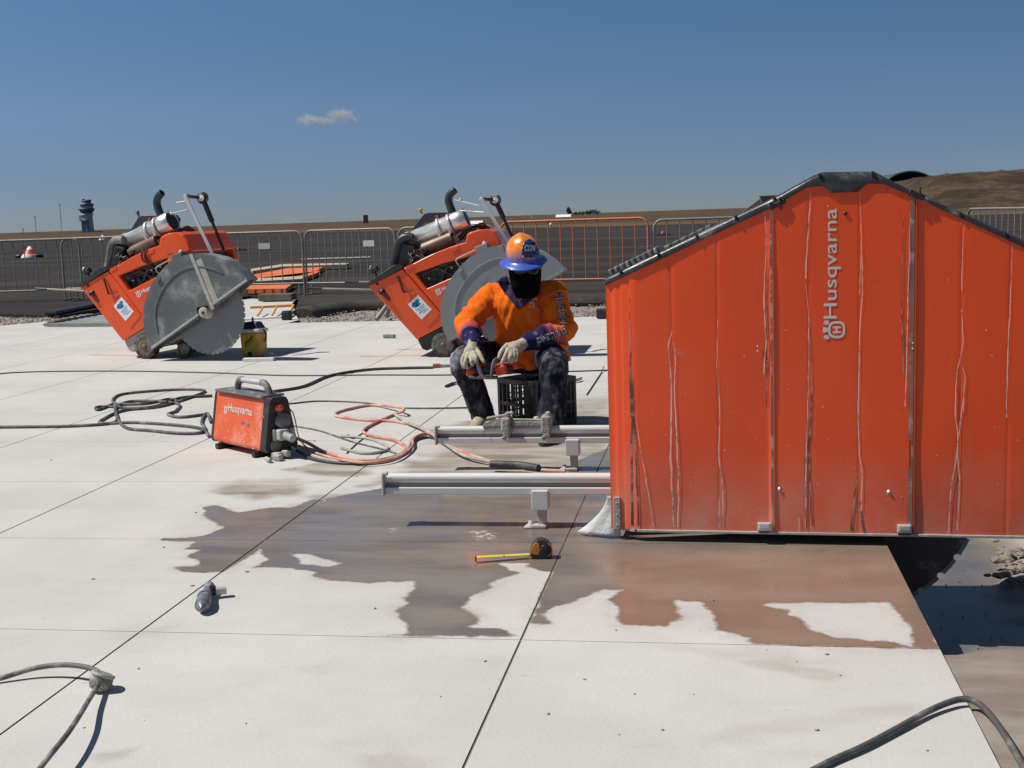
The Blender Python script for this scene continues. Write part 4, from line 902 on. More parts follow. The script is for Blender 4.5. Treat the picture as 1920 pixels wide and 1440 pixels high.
# ------------------------------------------------------------------ floor saws
def floor_saw(loc, rotz, sc, gm, bm_, arm, label, hose_m, strap, gdu=0., gdz=0., bdu=0.):
    T = thing('floor_saw', label, 'floor saw', loc, rotz, 'floor saws parked on the slab'); T.scale = (sc, sc, sc)
    f = lambda u, z, d: (u, d, z); oc = M['orange_clean']
    a = MB(); a.prism([(-.667,.661),(-.34,.805),(.045,.338),(.043,.30),(-.236,.164)][::-1], f, 0, .70); hs = a.build('rear_housing', oc, T, bev=.012, seg=3)
    a = MB(); a.prism([(-.325,.500),(-.222,.590),(-.012,.392),(-.135,.275)], f, -.005, .01); dr = a.build('side_door', oc, hs, bev=.004)
    a = MB(); a.prism([(-.303,.483),(-.206,.565),(-.085,.433),(-.182,.345)], f, -.0068, -.004); st = a.build('sticker', M['sticker'], hs)
    a = MB(); C = V((-.225, 0, .492)); e1 = V((.097, 0, .082)).normalized(); e2 = V((.118, 0, -.132)).normalized()
    def q(s, t): p = V((-.303, 0, .483)) + e1 * s + e2 * t; return (p.x, -.0075, p.z)
    for s0, t0, r in ((.045, .045, .026), (.085, .035, .018), (.07, .06, .02)):
        a.add([q(s0 + r * math.cos(k) * (1 + .35 * math.sin(3 * k + s0 * 90)), t0 + r * math.sin(k)) for k in np.linspace(0, 6.28, 16)[:-1]], [list(range(15))])
    for j, (w0, w1) in enumerate(((.02, .11), (.03, .10), (.02, .09), (.05, .11))):
        t0 = .092 + j * .018; a.add([q(w0, t0), q(w1, t0), q(w1, t0 + .006), q(w0, t0 + .006)], [[0, 1, 2, 3]])
    a.build('sticker_print', M['blue'], st, fix=False)
    a = MB(); a.lathe([(.032, 0), (.030, .012), (.018, .016), (.014, .035), (0, .036)], (-.535, 0, .60), (0, -1, 0), 18); a.build('knob', M['black'], hs)
    a = MB(); a.ball((-.495, .0, .555), (.024, .004, .05), 2, Matrix.Rotation(-.7, 3, 'Y')); a.build('recess_shade', mat('recess_shade_red', (.20, .03, .012), .6, var=.1), hs)  # raised ellipse; its dark red paints the slot's shade
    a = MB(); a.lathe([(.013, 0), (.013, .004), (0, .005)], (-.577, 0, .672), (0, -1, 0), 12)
    a.build('hole_shade', M['black'], hs)  # black disc stands for the dark inside a hole
    a = MB(); a.tube(crom([(-.385, -.012, .735), (-.368, -.022, .70), (-.352, -.025, .655), (-.335, -.022, .595)], 6), .009, 8); a.tube([(-.335, -.02, .592), (-.25, -.012, .612)], .006, 7); a.build('lever', M['black'], hs)
    a = MB(); a.prism([(-.695,.668),(-.402,.845),(-.335,.812),(-.668,.652)][::-1], f, -.012, .715); a.build('control_panel', M['rubber'], T, bev=.008)
    a = MB(); a.tube([(-.60, .06, .73), (-.605, .055, .775)], .010, 8); a.box((-.612, .05, .80), (.075, .06, .05), rot=Matrix.Rotation(-.5, 3, 'Y'), bev=.012); a.build('joystick', M['black'], T)
    a = MB(); a.cyl((-.642, .05, .818), (-.652, .05, .822), .022, seg=14); a.build('joystick_cap', M['alu'], T)
    # hood: near frame with its window, humped cover over the full width
    win = [(-.227,.757),(-.123,.62),(.169,.736),(.32,.80),(.32,.905),(.254,.889),(.036,.84)]
    a = MB(); a.prism([(-.330,.805),(.052,.338),(.12,.36),(.55,.62),(.60,.86),(.56,.99),(.40,1.06),(.243,1.020),(.11,.986),(-.052,.929),(-.19,.868)], f, -.004, .055, [win]); hd = a.build('hood', oc, T, bev=.01, seg=3)
    a = MB(); a.prism([(-.330,.805),(.052,.338),(.55,.62),(.60,.86),(.56,.99),(.243,1.020),(-.052,.929)], f, .64, .70); a.build('hood_far_side', oc, hd, bev=.008)
    a = MB(); a.prism([(.238,1.005),(.262,1.095),(.30,1.112),(.365,1.126),(.456,1.132),(.505,1.108),(.545,1.05),(.575,.96),(.50,.93),(.30,.95)][::-1], f, -.010, .68); a.build('hump', oc, hd, bev=.022, seg=4)
    a = MB()
    for u, z in ((-.27, .82), (.15, .965)): a.box((u, -.006, z), (.075, .008, .03), rot=Matrix.Rotation(-.42, 3, 'Y'), bev=.003)
    a.each('hood_plate', oc, hd)
    if strap:
        a = MB()
        for du in (0, .035):
            a.tube(crom([(.085 + du, .05, .99), (.07 + du, -.012, .975), (.058 + du, -.02, .93), (.075 + du, -.02, .885), (.12 + du, -.01, .86)], 6), .008, 7)
        a.each('hose_strap', M['black'], hd)
    ang = math.atan2(.052, .14)
    def tx(a_, b_): return (-.035 + a_ * math.cos(ang) - b_ * math.sin(ang), -.0065, .553 + a_ * math.sin(ang) + b_ * math.cos(ang))
    a = MB(); put_emblem(a, tx, .058); put_text(a, 'Husqvarna', lambda x, y: tx(x + .068, y + .004), h=.052, bold=.02); a.build('lettering', M['white'], hd, fix=False)
    a = MB(); a.prism([(-.31,.77),(-.1,.86),(.25,.98),(.52,1.0),(.55,.66),(.12,.40),(.04,.44)][::-1], f, .09, .62); en = a.build('engine', M['black'], T, bev=.01)
    a = MB()
    for i in range(22):
        u = random.uniform(-.16, .28); z = .70 + (u + .1) * .35 + random.uniform(-.06, .09); a.box((u, .075 + .01 * random.random(), z), (random.uniform(.02, .07), .04, random.uniform(.015, .05)), rot=Matrix.Rotation(random.choice((-.42, 1.15)), 3, 'Y'), bev=.004)
    for k in range(5): a.tube([(-.10 + .02 * k, .06, .66 + .006 * k), (-.155 + .02 * k, .06, .735 + .006 * k)], .004, 6)
    a.tube(crom([(.0, .06, .70), (.06, .05, .80), (.14, .06, .82), (.24, .06, .86)], 6), .014, 8); a.tube(crom([(-.16, .06, .75), (-.02, .05, .79), (.1, .05, .74), (.26, .06, .79)], 6), .010, 8)
    a.build('engine_fittings', mat('dark_engine_castings', (.05, .05, .052), .45, .4, var=.5, vs=14), en)
    a = MB()
    for u, z in ((.02, .775), (.10, .80), (-.11, .71), (.2, .83)): a.ball((u, .05, z), .012, 1)
    a.each('engine_nut', M['alu'], en)
    a = MB(); a.box((.01, .01, .50), (.03, .02, .045), rot=Matrix.Rotation(.7, 3, 'Y')); a.build('gap_shade', M['black'], hd)  # black block paints the shade of a gap below the hood
    # exhaust
    p0 = V((-.288, .26, 1.047)); p1 = V((.211, .26, 1.232)); ax = (p1 - p0).normalized(); L_ = (p1 - p0).length
    a = MB(); a.lathe([(.07, 0), (.086, .008), (.086, L_ * .52), (.090, L_ * .53), (.090, L_ * .70), (.095, L_ * .71), (.095, L_), (.089, L_ + .004), (.084, L_ - .004), (0, L_ - .02)], p0, ax, 32); ex = a.build('exhaust_can', M['steel'], T)
    a = MB()
    for t in (.52, .715): a.lathe([(.090, L_ * t - .012), (.102, L_ * t - .012), (.102, L_ * t + .012), (.090, L_ * t + .012)], p0, ax, 28, cap=False); a.box(p0 + ax * L_ * t + V((.0, -.08, -.055)), (.02, .03, .05), rot=Matrix.Rotation(-.4, 3, 'Y'))
    a.build('exhaust_clamp', M['alu'], ex)
    a = MB(); a.lathe([(.0965, L_ * .715 + .016), (.0965, L_ * .715 + .024)], p0, ax, 28); a.lathe([(.077, L_ - .003), (0, L_ - .002)], p0, ax, 28); a.build('exhaust_end', M['dark'], ex)
    a = MB(); a.tube(crom([p1 - ax * .12 + V((0, 0, .07)), (.066, .26, 1.335), (.052, .26, 1.395), (.066, .26, 1.445), (.118, .26, 1.492)], 8), [.036] * 20 + [.035] * 12 + [.033], 16, False); bp = a.build('exhaust_bend', M['rubber'], ex); md = bp.modifiers.new('t', 'SOLIDIFY'); md.thickness = .004
    a = MB(); a.tube([(-.21, .20, .945), (.09, .20, 1.055)], .07, 18); a.box((.0, .24, 1.0), (.32, .16, .05), rot=Matrix.Rotation(-.36, 3, 'Y')); a.build('heat_shield', M['brownsteel'], T)
    a = MB(); a.prism([(-.345,1.105),(-.19,1.285),(-.15,1.293),(.02,1.29),(.06,1.25),(.04,1.19),(-.28,1.06)][::-1], f, .30, .60); ac = a.build('air_cleaner', M['rubber'], T, bev=.02, seg=3)
    a = MB(); a.lathe([(.012, 0), (.012, .03), (.018, .03), (.018, .05), (0, .055)], (-.22, .34, 1.285), (-.3, 0, 1), 12); a.build('breather', M['gold'] if not strap else M['grey'], ac)
    a = MB(); a.ball((-.07, .295, 1.255), (.018, .006, .012), 1); a.build('red_tag', M['redpaint'], ac)
    a = MB()
    for y, dz in ((.16, 0), (.27, .02)): a.tube(crom([(-.27, y, 1.075 + dz), (-.34, y, 1.078 + dz), (-.395, y, 1.04), (-.425, y, .96), (-.45, y, .87), (-.47, y, .80)], 7), .040, 14)
    a.each('radiator_hose', hose_m, T)
    a = MB(); a.box((-.335, .30, .92), (.13, .34, .22), rot=Matrix.Rotation(.3, 3, 'Y'), bev=.02)
    for i in range(16):
        a.box((random.uniform(-.32, -.14), .10 + .02 * random.random(), random.uniform(.86, .98) + .0), (random.uniform(.01, .05), .03, random.uniform(.008, .03)), rot=Matrix.Rotation(random.uniform(-.8, .8), 3, 'Y'), bev=.002)
    a.build('radiator', M['black'], T)
    a = MB()
    for i in range(14):
        u = -.30 + random.random() * .17; z = .83 + random.random() * .14; d_ = V((random.uniform(-1, 1), 0, random.uniform(-1, 1))).normalized() * .03; a.tube([V((u, .075, z)), V((u, .07, z)) + d_], .0035, 5)
    a.build('guard_wires', M['aludull'], T)
    a = MB()
    for i in range(4): a.tube(crom([(.12 + .03 * i, .3, 1.04), (.20 + .04 * i, .28, 1.13 + .015 * i), (.30 + .03 * i, .3, 1.15), (.36 + .02 * i, .32, 1.10)], 6), .010, 7)
    a.build('engine_hoses', M['black'], T)
    # front pointer arm
    A0, A1, W0 = arm
    a = MB(); d = (V((A1[0], 0, A1[1])) - V((A0[0], 0, A0[1]))); an = math.atan2(d.z, d.x)
    mid = (V((A0[0], .10, A0[1])) + V((A1[0], .10, A1[1]))) / 2; a.box(mid, (d.length, .010, .034), rot=Matrix.Rotation(-an, 3, 'Y'), bev=.002)
    a.box(V((A0[0] + .005, .13, A0[1] - .01)), (.05, .06, .04), rot=Matrix.Rotation(-an, 3, 'Y'), bev=.006); pa = a.build('pointer_arm', M['alu'], T)
    a = MB(); k = V((W0[0], .24, W0[1])); e = V((A1[0] + .03, .24, A1[1] + .02)); a.tube([k, k.lerp(e, .45)], .024, 10); a.tube([k.lerp(e, .45), e], .014, 10); a.tube([V((A0[0], .12, A0[1])), k], .014, 8); a.build('pointer_strut', M['rubber'], pa)
    a = MB(); a.lathe([(.022, -.022), (.05, -.022), (.054, -.014), (.054, .014), (.05, .022), (.022, .022), (.022, -.022)], k, (0, 1, 0), 24, cap=False); pw = a.build('pointer_wheel', M['tyre'], pa)
    a = MB(); a.lathe([(.030, -.024), (.024, -.018), (.010, -.018), (.010, -.032), (0, -.032)], k, (0, 1, 0), 18); a.build('wheel_hub', M['white'], pw)
    a = MB(); a.tube([V((A0[0] - .02, .1, A0[1] - .06)), V((A0[0] - .255, .16, A0[1] - .002))] if not strap else [V((A0[0] + .01, .1, A0[1] - .045)), V((A0[0] - .11, .12, A0[1] - .055))], .006, 6)
    a.tube([V((A0[0] + .02, .1, A0[1] - .12)), V((A0[0] - .21, .16, A0[1] - .15 if strap else A0[1] - .097))], .006, 6); a.ball(V((A0[0] - .20, .16, A0[1] - (.145 if strap else .004))), .018, 1); a.build('pointer_rods', M['alu'], pa)
    # blade guard
    sh_ = lambda L_: [(p[0] + gdu, p[1] + gdz) for p in L_]
    go = [(.125,.14),(.075,.25),(.055,.42),(.075,.53),(.12,.63),(.175,.72),(.245,.80),(.34,.885),(.45,.945),(.54,.972),(.62,.982),(.72,.982),(.81,.968),(.90,.945),(.99,.908),(1.10,.825),(1.18,.748),(.775,.478),(.748,.535),(.63,.515),(.645,.418)]; go = sh_(go)
    arc = go[:17]
    a = MB(); a.prism(go[::-1], f, -.165, -.158)
    n = len(arc); vs = [(p[0], y, p[1]) for y in (-.1585, -.02) for p in arc]; a.add(vs, [[i, i + 1, n + i + 1, n + i] for i in range(n - 1)])
    a.prism(sh_([(.125,.14)]) + arc[1:] + sh_([(1.18,.748),(.775,.478),(.645,.418)]), f, -.028, -.020); gd = a.build('blade_guard', gm, T); 
    md = gd.modifiers.new('b', 'BEVEL'); md.width = .006; md.segments = 2; md.limit_method = 'ANGLE'; md.angle_limit = R_(50)
    GO = V((gdu, 0, gdz)); C = (.66 + gdu, .46 + gdz)
    a = MB(); inner = [(C[0] + (p[0] - C[0]) * .80, C[1] + (p[1] - C[1]) * .80) for p in arc]; ring = [(C[0] + (p[0] - C[0]) * .765, C[1] + (p[1] - C[1]) * .765) for p in arc]
    a.prism((inner[1:15] + ring[1:15][::-1])[::-1], f, -.172, -.160); a.build('guard_rib', gm, gd, bev=.004)
    a = MB(); r0, r1 = V((.615, 0, .978)) + GO, V((.805, 0, .50)) + GO; dd_ = r1 - r0; a.box(((r0 + r1) / 2) + V((0, -.168, 0)), (dd_.length, .014, .036), rot=Matrix.Rotation(-math.atan2(dd_.z, dd_.x), 3, 'Y'), bev=.004); a.box(((r0 + r1) / 2) + V((.05, -.164, .0)), (dd_.length * .8, .008, .07), rot=Matrix.Rotation(-math.atan2(dd_.z, dd_.x), 3, 'Y'), bev=.002); a.build('guard_joint', M['aludull'] if strap else gm, gd)
    lp = MB(); s0, s1 = V((.135, 0, .148)) + GO, V((1.165, 0, .738)) + GO; dd_ = s1 - s0
    for t0, t1 in ((0, .50), (.635, 1)):
        c_ = s0 + dd_ * (t0 + t1) / 2; lp.box(c_ + V((-.003, -.167, .012)), (dd_.length * (t1 - t0), .012, .020), rot=Matrix.Rotation(-math.atan2(dd_.z, dd_.x), 3, 'Y'), bev=.003)
    lp.each('guard_lip', M['aludull'] if strap else gm, gd)
    a = MB(); t_ = math.atan2(.59, 1.03)
    def te(x, y): return (.46 + gdu + x * math.cos(t_) - y * math.sin(t_), -.1665, .60 + gdz + x * math.sin(t_) + y * math.cos(t_))
    put_emblem(a, te, .085); o = a.build('cast_emblem', gm, gd, fix=False); md = o.modifiers.new('t', 'SOLIDIFY'); md.thickness = .004
    a = MB(); a.box((.255 + gdu, -.165, .765 + gdz), (.03, .03, .05), rot=Matrix.Rotation(.75, 3, 'Y'), bev=.004); a.box((.45 + gdu, -.10, .945 + gdz), (.12, .10, .09), rot=Matrix.Rotation(-.3, 3, 'Y'), bev=.01); a.each('guard_bracket', gm, gd)
    a = MB(); a.tube(crom([V(p_) + GO for p_ in ((.24, -.12, .80), (.21, -.13, .86), (.28, -.13, .90), (.40, -.12, .95), (.44, -.10, .985))], 6), .006, 6); a.lathe([(.02, 0), (.02, .03), (0, .03)], (.46 + gdu, -.10, .985 + gdz), (.4, 0, 1), 10); a.build('water_line', M['aludull'], gd)
    # blade
    B0 = (.70 + gdu + bdu, .445 + gdz * .3); R0 = .375; n = 44; out = []
    for i in range(n):
        w = 2 * math.pi / n
        for fr, r in ((0, R0), (.4, R0), (.78, R0), (.80, R0 - .014), (.98, R0 - .014)): out.append((B0[0] + r * math.cos((i + fr) * w), B0[1] + r * math.sin((i + fr) * w)))
    a = MB(); a.prism(out[::-1], f, -.095, -.090); bl = a.build('blade', bm_, T)
    a = MB(); a.lathe([(.058, 0), (.058, .035), (.046, .04), (.046, .075), (.040, .078), (0, .078)], (B0[0], -.095, B0[1]), (0, -1, 0), 26); a.build('blade_flange', mat('pale_flange', (.50, .41, .33), .6, c2=(.3, .24, .2), sc=30, var=.15), bl)
    a = MB(); a.lathe([(.014, 0), (.014, .008), (0, .010)], (B0[0], -.173, B0[1]), (0, -1, 0), 6); a.build('blade_bolt', M['dark'], bl)
    # chassis and wheels
    a = MB(); a.prism([(-.236,.164),(-.195,.075),(-.15,.058),(-.095,.10),(-.08,.17),(-.02,.225),(.06,.22),(.10,.15),(.14,.10),(.45,.22),(.56,.40),(.55,.62),(.05,.335),(.043,.30)][::-1], f, .02, .68); ch = a.build('chassis', M['aludull'] if strap else M['rubber'], T, bev=.008)
    for y0, y1, nm in ((-.012, .085, 0), (.60, .69, 1)):
        a = MB(); r = .112; a.lathe([(.078, y0 + .004), (.1, y0), (r - .004, y0 + .006), (r, y0 + .02), (r, y1 - .02), (r - .004, y1 - .006), (.1, y1), (.078, y1), (.078, y0 + .004)], (.004, 0, .112), (0, 1, 0), 36, cap=False); w = a.build('wheel', M['tyre'], T)
        a = MB(); a.lathe([(.08, .006), (.076, .004), (.072, .03), (.045, .034), (.040, .014), (.022, .012), (.020, -.004), (0, -.004)], (.004, y0, .112), (0, 1, 0), 28)
        for k in range(5): q = k * 1.257; a.ball((.004 + .056 * math.cos(q), y0 + .028, .112 + .056 * math.sin(q)), .009, 1)
        a.build('rim', M['rust'], w)
    for y0 in (.05, .58):
        a = MB(); a.lathe([(.034, 0), (.064, -.004), (.070, .006), (.070, .054), (.064, .06), (.034, .06), (.034, 0)], (.375, y0, .070), (0, 1, 0), 28, cap=False); w = a.build('front_wheel', M['tyre'], T)
        a = MB(); a.lathe([(.036, .002), (.030, .01), (.014, .01), (.012, -.006), (0, -.006)], (.375, y0, .070), (0, 1, 0), 18); a.build('rim', M['rust'], w)
    a = MB(); a.box((.40, .31, .10), (.08, .5, .08), rot=Matrix.Rotation(.2, 3, 'Y')); a.box((.30, .31, .12), (.22, .12, .05), rot=Matrix.Rotation(-.2, 3, 'Y')); a.build('front_axle', M['dark'], T)
    for y, (x0, z0), (x1, z1) in ((.08, (-.60, .615), (-1.25, .645)), (.62, (-.60, .655), (-1.06, .668))):
        a = MB(); p, q_ = V((x0, y, z0)), V((x1, y, z1)); a.tube([p, q_], .0095, 10); hb = a.build('handle_bar', M['galv'], T)
        a = MB(); a.tube([q_ + (p - q_).normalized() * .13, q_ - (p - q_).normalized() * .004], .0135, 12); a.build('grip', M['black'], hb)
    return T
Q1, Q2 = G(278, 673), G(831, 670)
floor_saw((Q1.x - .03, Q1.y, 0), -R_(12), 1.055, M['guarddirty'], M['blade'], ((.475, 1.445), (.72, .935), (.56, 1.425)), 'orange floor saw tipped back, its grey blade guard splashed with pale slurry', mat('scuffed_hose', (.10, .10, .10), .5, c2=(.34, .34, .33), sc=8, lo=.4, hi=.7, var=.2), True, .075, -.04)
floor_saw((Q2.x, Q2.y, 0), 0, 1.0, M['guardgrey'], M['blade'], ((.382, 1.398), (.61, 1.0), (.482, 1.384)), 'orange floor saw behind the seated worker with a clean grey blade guard', M['rubber'], False, -.03, .01)
# cooler and board beside the left saw
def cooler():
    p = G(478, 668); T = thing('drink_cooler', 'yellow drink cooler with navy lid standing beside the splashed saw blade', 'cooler', (p.x, p.y, 0), R_(-10))
    a = MB(); s = [(-.105, -.085), (.105, -.085), (.105, .085), (-.105, .085)]
    lo = [(x * .90, y * .90, .0) for x, y in s]; hi = [(x, y, .235) for x, y in s]; a.add(lo + hi, [[3, 2, 1, 0], [4, 5, 6, 7], [0, 1, 5, 4], [1, 2, 6, 5], [2, 3, 7, 6], [3, 0, 4, 7]]); a.build('body', M['yellow'], T, bev=.02, seg=4)
    a = MB(); a.box((0, 0, .250), (.222, .182, .036), bev=.010); a.build('rim', M['cream'], T)
    a = MB(); s = .095; a.add([(-s, -.075, .268), (s, -.075, .268), (s, .075, .268), (-s, .075, .268), (-s * .7, -.05, .33), (s * .7, -.05, .33), (s * .7, .05, .33), (-s * .7, .05, .33)], [[3, 2, 1, 0], [4, 5, 6, 7], [0, 1, 5, 4], [1, 2, 6, 5], [2, 3, 7, 6], [3, 0, 4, 7]]); a.build('lid', M['navyplastic'], T, bev=.012, seg=3)
    a = MB(); a.cyl((0, 0, .325), (0, 0, .372), .010, seg=10); a.build('lid_peg', M['black'], T)
    a = MB(); a.tube(crom([(.112, 0, .255), (.130, 0, .22), (.128, 0, .17), (.112, 0, .14)], 6), .008, 8); a.tube(crom([(-.112, 0, .255), (-.128, 0, .22), (-.125, 0, .17), (-.110, 0, .14)], 6), .008, 8); a.build('handle', M['black'], T)
    a = MB(); a.tube(crom([(-.045, -.088, .105), (-.038, -.0885, .145), (-.02, -.088, .13), (-.01, -.089, .165), (.005, -.088, .15), (.012, -.090, .18), (.024, -.089, .165), (.032, -.090, .20), (.045, -.089, .19)], 6), .007, 6, True, 0, .5); a.tube([(-.042, -.0865, .095), (.045, -.087, .16)], .005, 6, True, 0, .5); a.build('script_mark', mat('brown_script', (.14, .10, .01), .6, var=.1), T)
    a = MB(); a.lathe([(.022, 0), (.022, .006), (.012, .008), (.012, .03), (0, .03)], (-.005, -.076, .03), (0, -1, 0), 14); a.build('tap', M['black'], T)
cooler()
p = G(486, 677); q = MB(); q.box((0, 0, .016), (.29, .07, .03), bev=.004); o = q.build('white_board', M['white'], None, fix=False); o.location = (p.x, p.y, 0); o.rotation_euler.z = R_(2); tag(o, 'short white offcut board in front of the yellow cooler', 'board')
p = G(483, 669); q = MB(); q.box((0, 0, .018), (.27, .03, .034), bev=.003); o = q.build('white_strip', M['cream'], None, fix=False); o.location = (p.x, p.y + .05, 0); tag(o, 'thin cream strip lying between the cooler and the white board', 'strip')
# ------------------------------------------------------------------ crowd barriers
def barrier(p0, p1, m, label, sign=False, h=1.1, sp=.2, cat='barrier'):
    p0, p1 = V((p0.x, p0.y, 0)), V((p1.x, p1.y, 0)); d = p1 - p0; L_ = d.length
    T = thing('crowd_barrier', label, cat, p0, math.atan2(d.y, d.x), 'crowd barriers round the works')
    r = .14; a = MB(); pts = [(0, 0, .02)] + [(r - r * math.cos(q), 0, h - r + r * math.sin(q)) for q in np.linspace(0, math.pi / 2, 7)] + [(L_ - r + r * math.sin(q), 0, h - r + r * math.cos(q)) for q in np.linspace(0, math.pi / 2, 7)] + [(L_, 0, .02)]
    a.tube(pts, .019, 10); a.tube([(0, 0, .20), (L_, 0, .20)], .016, 10); a.build('frame', m, T)
    a = MB(); n = int(round(L_ / sp))
    for i in range(1, n):
        x = L_ * i / n; zt = h if r < x < L_ - r else h - r + math.sqrt(max(0, r * r - (r - min(x, L_ - x)) ** 2)); a.tube([(x + .004 * math.sin(i * 5), 0, .20), (x, 0, zt)], .0088, 6)
    a.build('bar_panel', m, T)
    for x in (.1, L_ - .1):
        f = MB(); f.tube([(x, -.26, .012), (x, .26, .012)], .012, 8); f.tube([(x, 0, .012), (x, 0, .2)], .014, 8); f.build('foot', m, T)
    if sign:
        f = MB(); f.box((L_ * sign, -.014, h - .24), (.22, .006, .10)); f.build('name_plate', M['cream'], T)
    hk = MB(); hk.tube([(L_, 0, .55), (L_ + .04, 0, .55), (L_ + .04, 0, .48)], .008, 6); hk.tube([(L_, 0, .85), (L_ + .03, 0, .85)], .008, 6); hk.build('hook', m, T)
def gf(px, D, h=0):                          # ground point on the pixel column px at distance D
    y = 437 - .034 * px + H * F / D; return G(px, y)
gv = M['galv']
barrier(gf(-190, 22.4), gf(156, 22.2), gv, 'grey crowd barrier in front of the marker cone with sandbags')
barrier(gf(123, 22.6), gf(352, 22.3), gv, 'grey crowd barrier standing behind the splashed floor saw')
barrier(gf(356, 22.2), gf(572, 21.6), gv, 'grey crowd barrier with a small plate, standing before the orange sheets', .68)
barrier(gf(577, 21.6), gf(745, 20.8), gv, 'grey crowd barrier between the two saws with a small plate', .72, sp=.14)
barrier(gf(752, 20.8), gf(930, 20.3), gv, 'grey crowd barrier hidden mostly behind the second saw')
barrier(gf(942, 20.2), gf(1217, 19.4), M['orangetube'], 'orange crowd barrier behind the seated worker', h=1.14)
barrier(gf(1228, 19.4), gf(1500, 19.0), gv, 'grey crowd barrier next to the orange one, running behind the big guard')
barrier(gf(1813, 20.2), gf(1990, 17.2), gv, 'grey crowd barrier below the earth mound, seen above the guard slope')
# ------------------------------------------------------------------ things lying by the barriers
def mats():
    for k, (pts, lab) in enumerate((([(470, 524), (540, 510), (606, 508), (592, 517), (560, 526), (500, 531)], 'far orange sheet lying folded on the asphalt behind the barrier'),
                     ([(474, 531), (555, 521), (601, 516), (592, 521), (572, 528), (480, 534)], 'middle orange sheet on the asphalt behind the barrier'),
                     ([(462, 553), (536, 552), (546, 544), (552, 540), (480, 541), (466, 546)], 'nearest orange sheet lying at the slab edge'))):
        P = [G(*p) for p in pts]; c = sum(P, V()) / len(P); a = MB(); a.prism([(p.x - c.x, p.y - c.y) for p in P], lambda x, y, d: (x, y, d), .10, .02)
        o = a.build('orange_sheet', M['mat_orange'], None); o.location = (c.x, c.y, 0); tag(o, lab, 'sheet', 'orange sheets by the barrier')
    for pts, lab in (([(474, 534), (572, 529), (566, 535), (476, 540)], 'pale timber board between the orange sheets'), ([(470, 514), (530, 504), (655, 502), (650, 505), (530, 509), (474, 518)], 'long pale board behind the orange sheets')):
        P = [G(*p) for p in pts]; c = sum(P, V()) / len(P); a = MB(); a.prism([(p.x - c.x, p.y - c.y) for p in P], lambda x, y, d: (x, y, d), .13, .02)
        o = a.build('timber_board', M['timber'], None); o.location = (c.x, c.y, 0); tag(o, lab, 'board')
    p0, p1 = G(566, 497), G(695, 493); a = MB(); a.tube([V((0, 0, .16)), p1 - p0 + V((0, 0, .16))], .03, 8); o = a.build('timber_rail', M['aludull'], None, fix=False); o.location = p0; tag(o, 'grey pole lying behind the boards by the barrier', 'pole')
    p0, p1 = G(488, 566), G(553, 564); c = (p0 + p1) / 2; a = MB(); a.box((0, 0, .07), ((p1 - p0).length, .25, .11), bev=.01); o = a.build('timber_beam', mat('weathered_beam', (.12, .115, .09), .9, var=.25, vs=6), None, fix=False); o.location = (c.x, c.y, 0); tag(o, 'weathered beam lying on the slab below the nearest orange sheet', 'beam')
    # yellow-orange ladder-like frame lying down
    T = thing('barrier_frame', 'orange-yellow barrier frame lying flat near the gravel', 'barrier', G(487, 589)); p0 = G(470, 590); p1 = G(551, 586); d = p1 - p0; e = G(541, 597) - p1; o_ = G(487, 589)
    a = MB(); z = V((0, 0, .10)); a.tube([p0 - o_ + z, p1 - o_ + z], .02, 8); a.build('rail', M['gold'], T)
    a = MB(); a.tube([p1 - o_ + z, p1 + e - o_ + z * .3], .02, 8)
    a.build('end_tube', M['gold'], T)
    for t in (.3, .62):
        a = MB(); q = p0 + d * t - o_; a.tube([q + z, q + e * .8 + z * .4], .014, 7); a.build('rung', M['gold'], T)
    a = MB(); a.tube([p0 + e * 1.25 - o_ + z * .3, p1 + e * 1.1 - o_ + z * .3], .014, 7); a.build('lower_rail', M['white'], T)
    a = MB(); q = p1 + e * 1.25 - o_; a.box(q + V((0, 0, .06)), (.12, .12, .12), bev=.02); a.build('rubber_foot', M['black'], T)
mats()
P = [G(80, 612), G(150, 598), G(205, 590), G(260, 586), G(320, 600), G(320, 611)]; c = G(190, 603); a = MB(); a.prism([(p.x - c.x, p.y - c.y) for p in P], lambda x, y, d: (x, y, d), .03, .008); o = a.build('steel_plate', M['steelplate'], None, bev=.004); o.location = c; tag(o, 'grey steel plate lying flat on the slab behind the splashed saw', 'plate')
k = MB()
for i in range(9):
    t = i / 8; p = G(100 + 96 * t, 610 - 18 * t); k.box((p.x - c.x, p.y - c.y, .04), (.13, .10, .02), rot=Matrix.Rotation(.3, 3, 'Z'))
k.each('edge_mark', M['black'], o)
p0, p1 = G(85, 613), G(320, 612); a = MB(); a.box((0, 0, .03), ((p1 - p0).length, .05, .045), bev=.006); o = a.build('metal_batten', M['galv'], None, fix=False); o.location = ((p0 + p1) / 2); o.rotation_euler.z = math.atan2((p1 - p0).y, (p1 - p0).x); tag(o, 'long grey batten along the front of the steel plate', 'batten')
p0, p1 = G(125, 586), G(185, 574); a = MB(); a.box((0, 0, .035), ((p1 - p0).length + 1.2, .22, .07), bev=.03); o = a.build('rubber_ramp', M['black'], None, fix=False); o.location = ((p0 + p1) / 2); o.rotation_euler.z = math.atan2((p1 - p0).y, (p1 - p0).x); tag(o, 'black rubber ramp lying where the slab meets the asphalt by the steel plate', 'ramp')
p0, p1 = G(706, 602), G(732, 574); a = MB(); a.tube([V((0, 0, .02)), V((.16, .25, .28)), V((.30, .4, .30))], .03, 8); a.tube([V((.0, .5, .02)), V((.16, .25, .28))], .03, 8); o = a.build('trestle', M['galv'], None, fix=False); o.location = p0; tag(o, 'low grey trestle leg standing on the gravel behind the second saw', 'trestle')
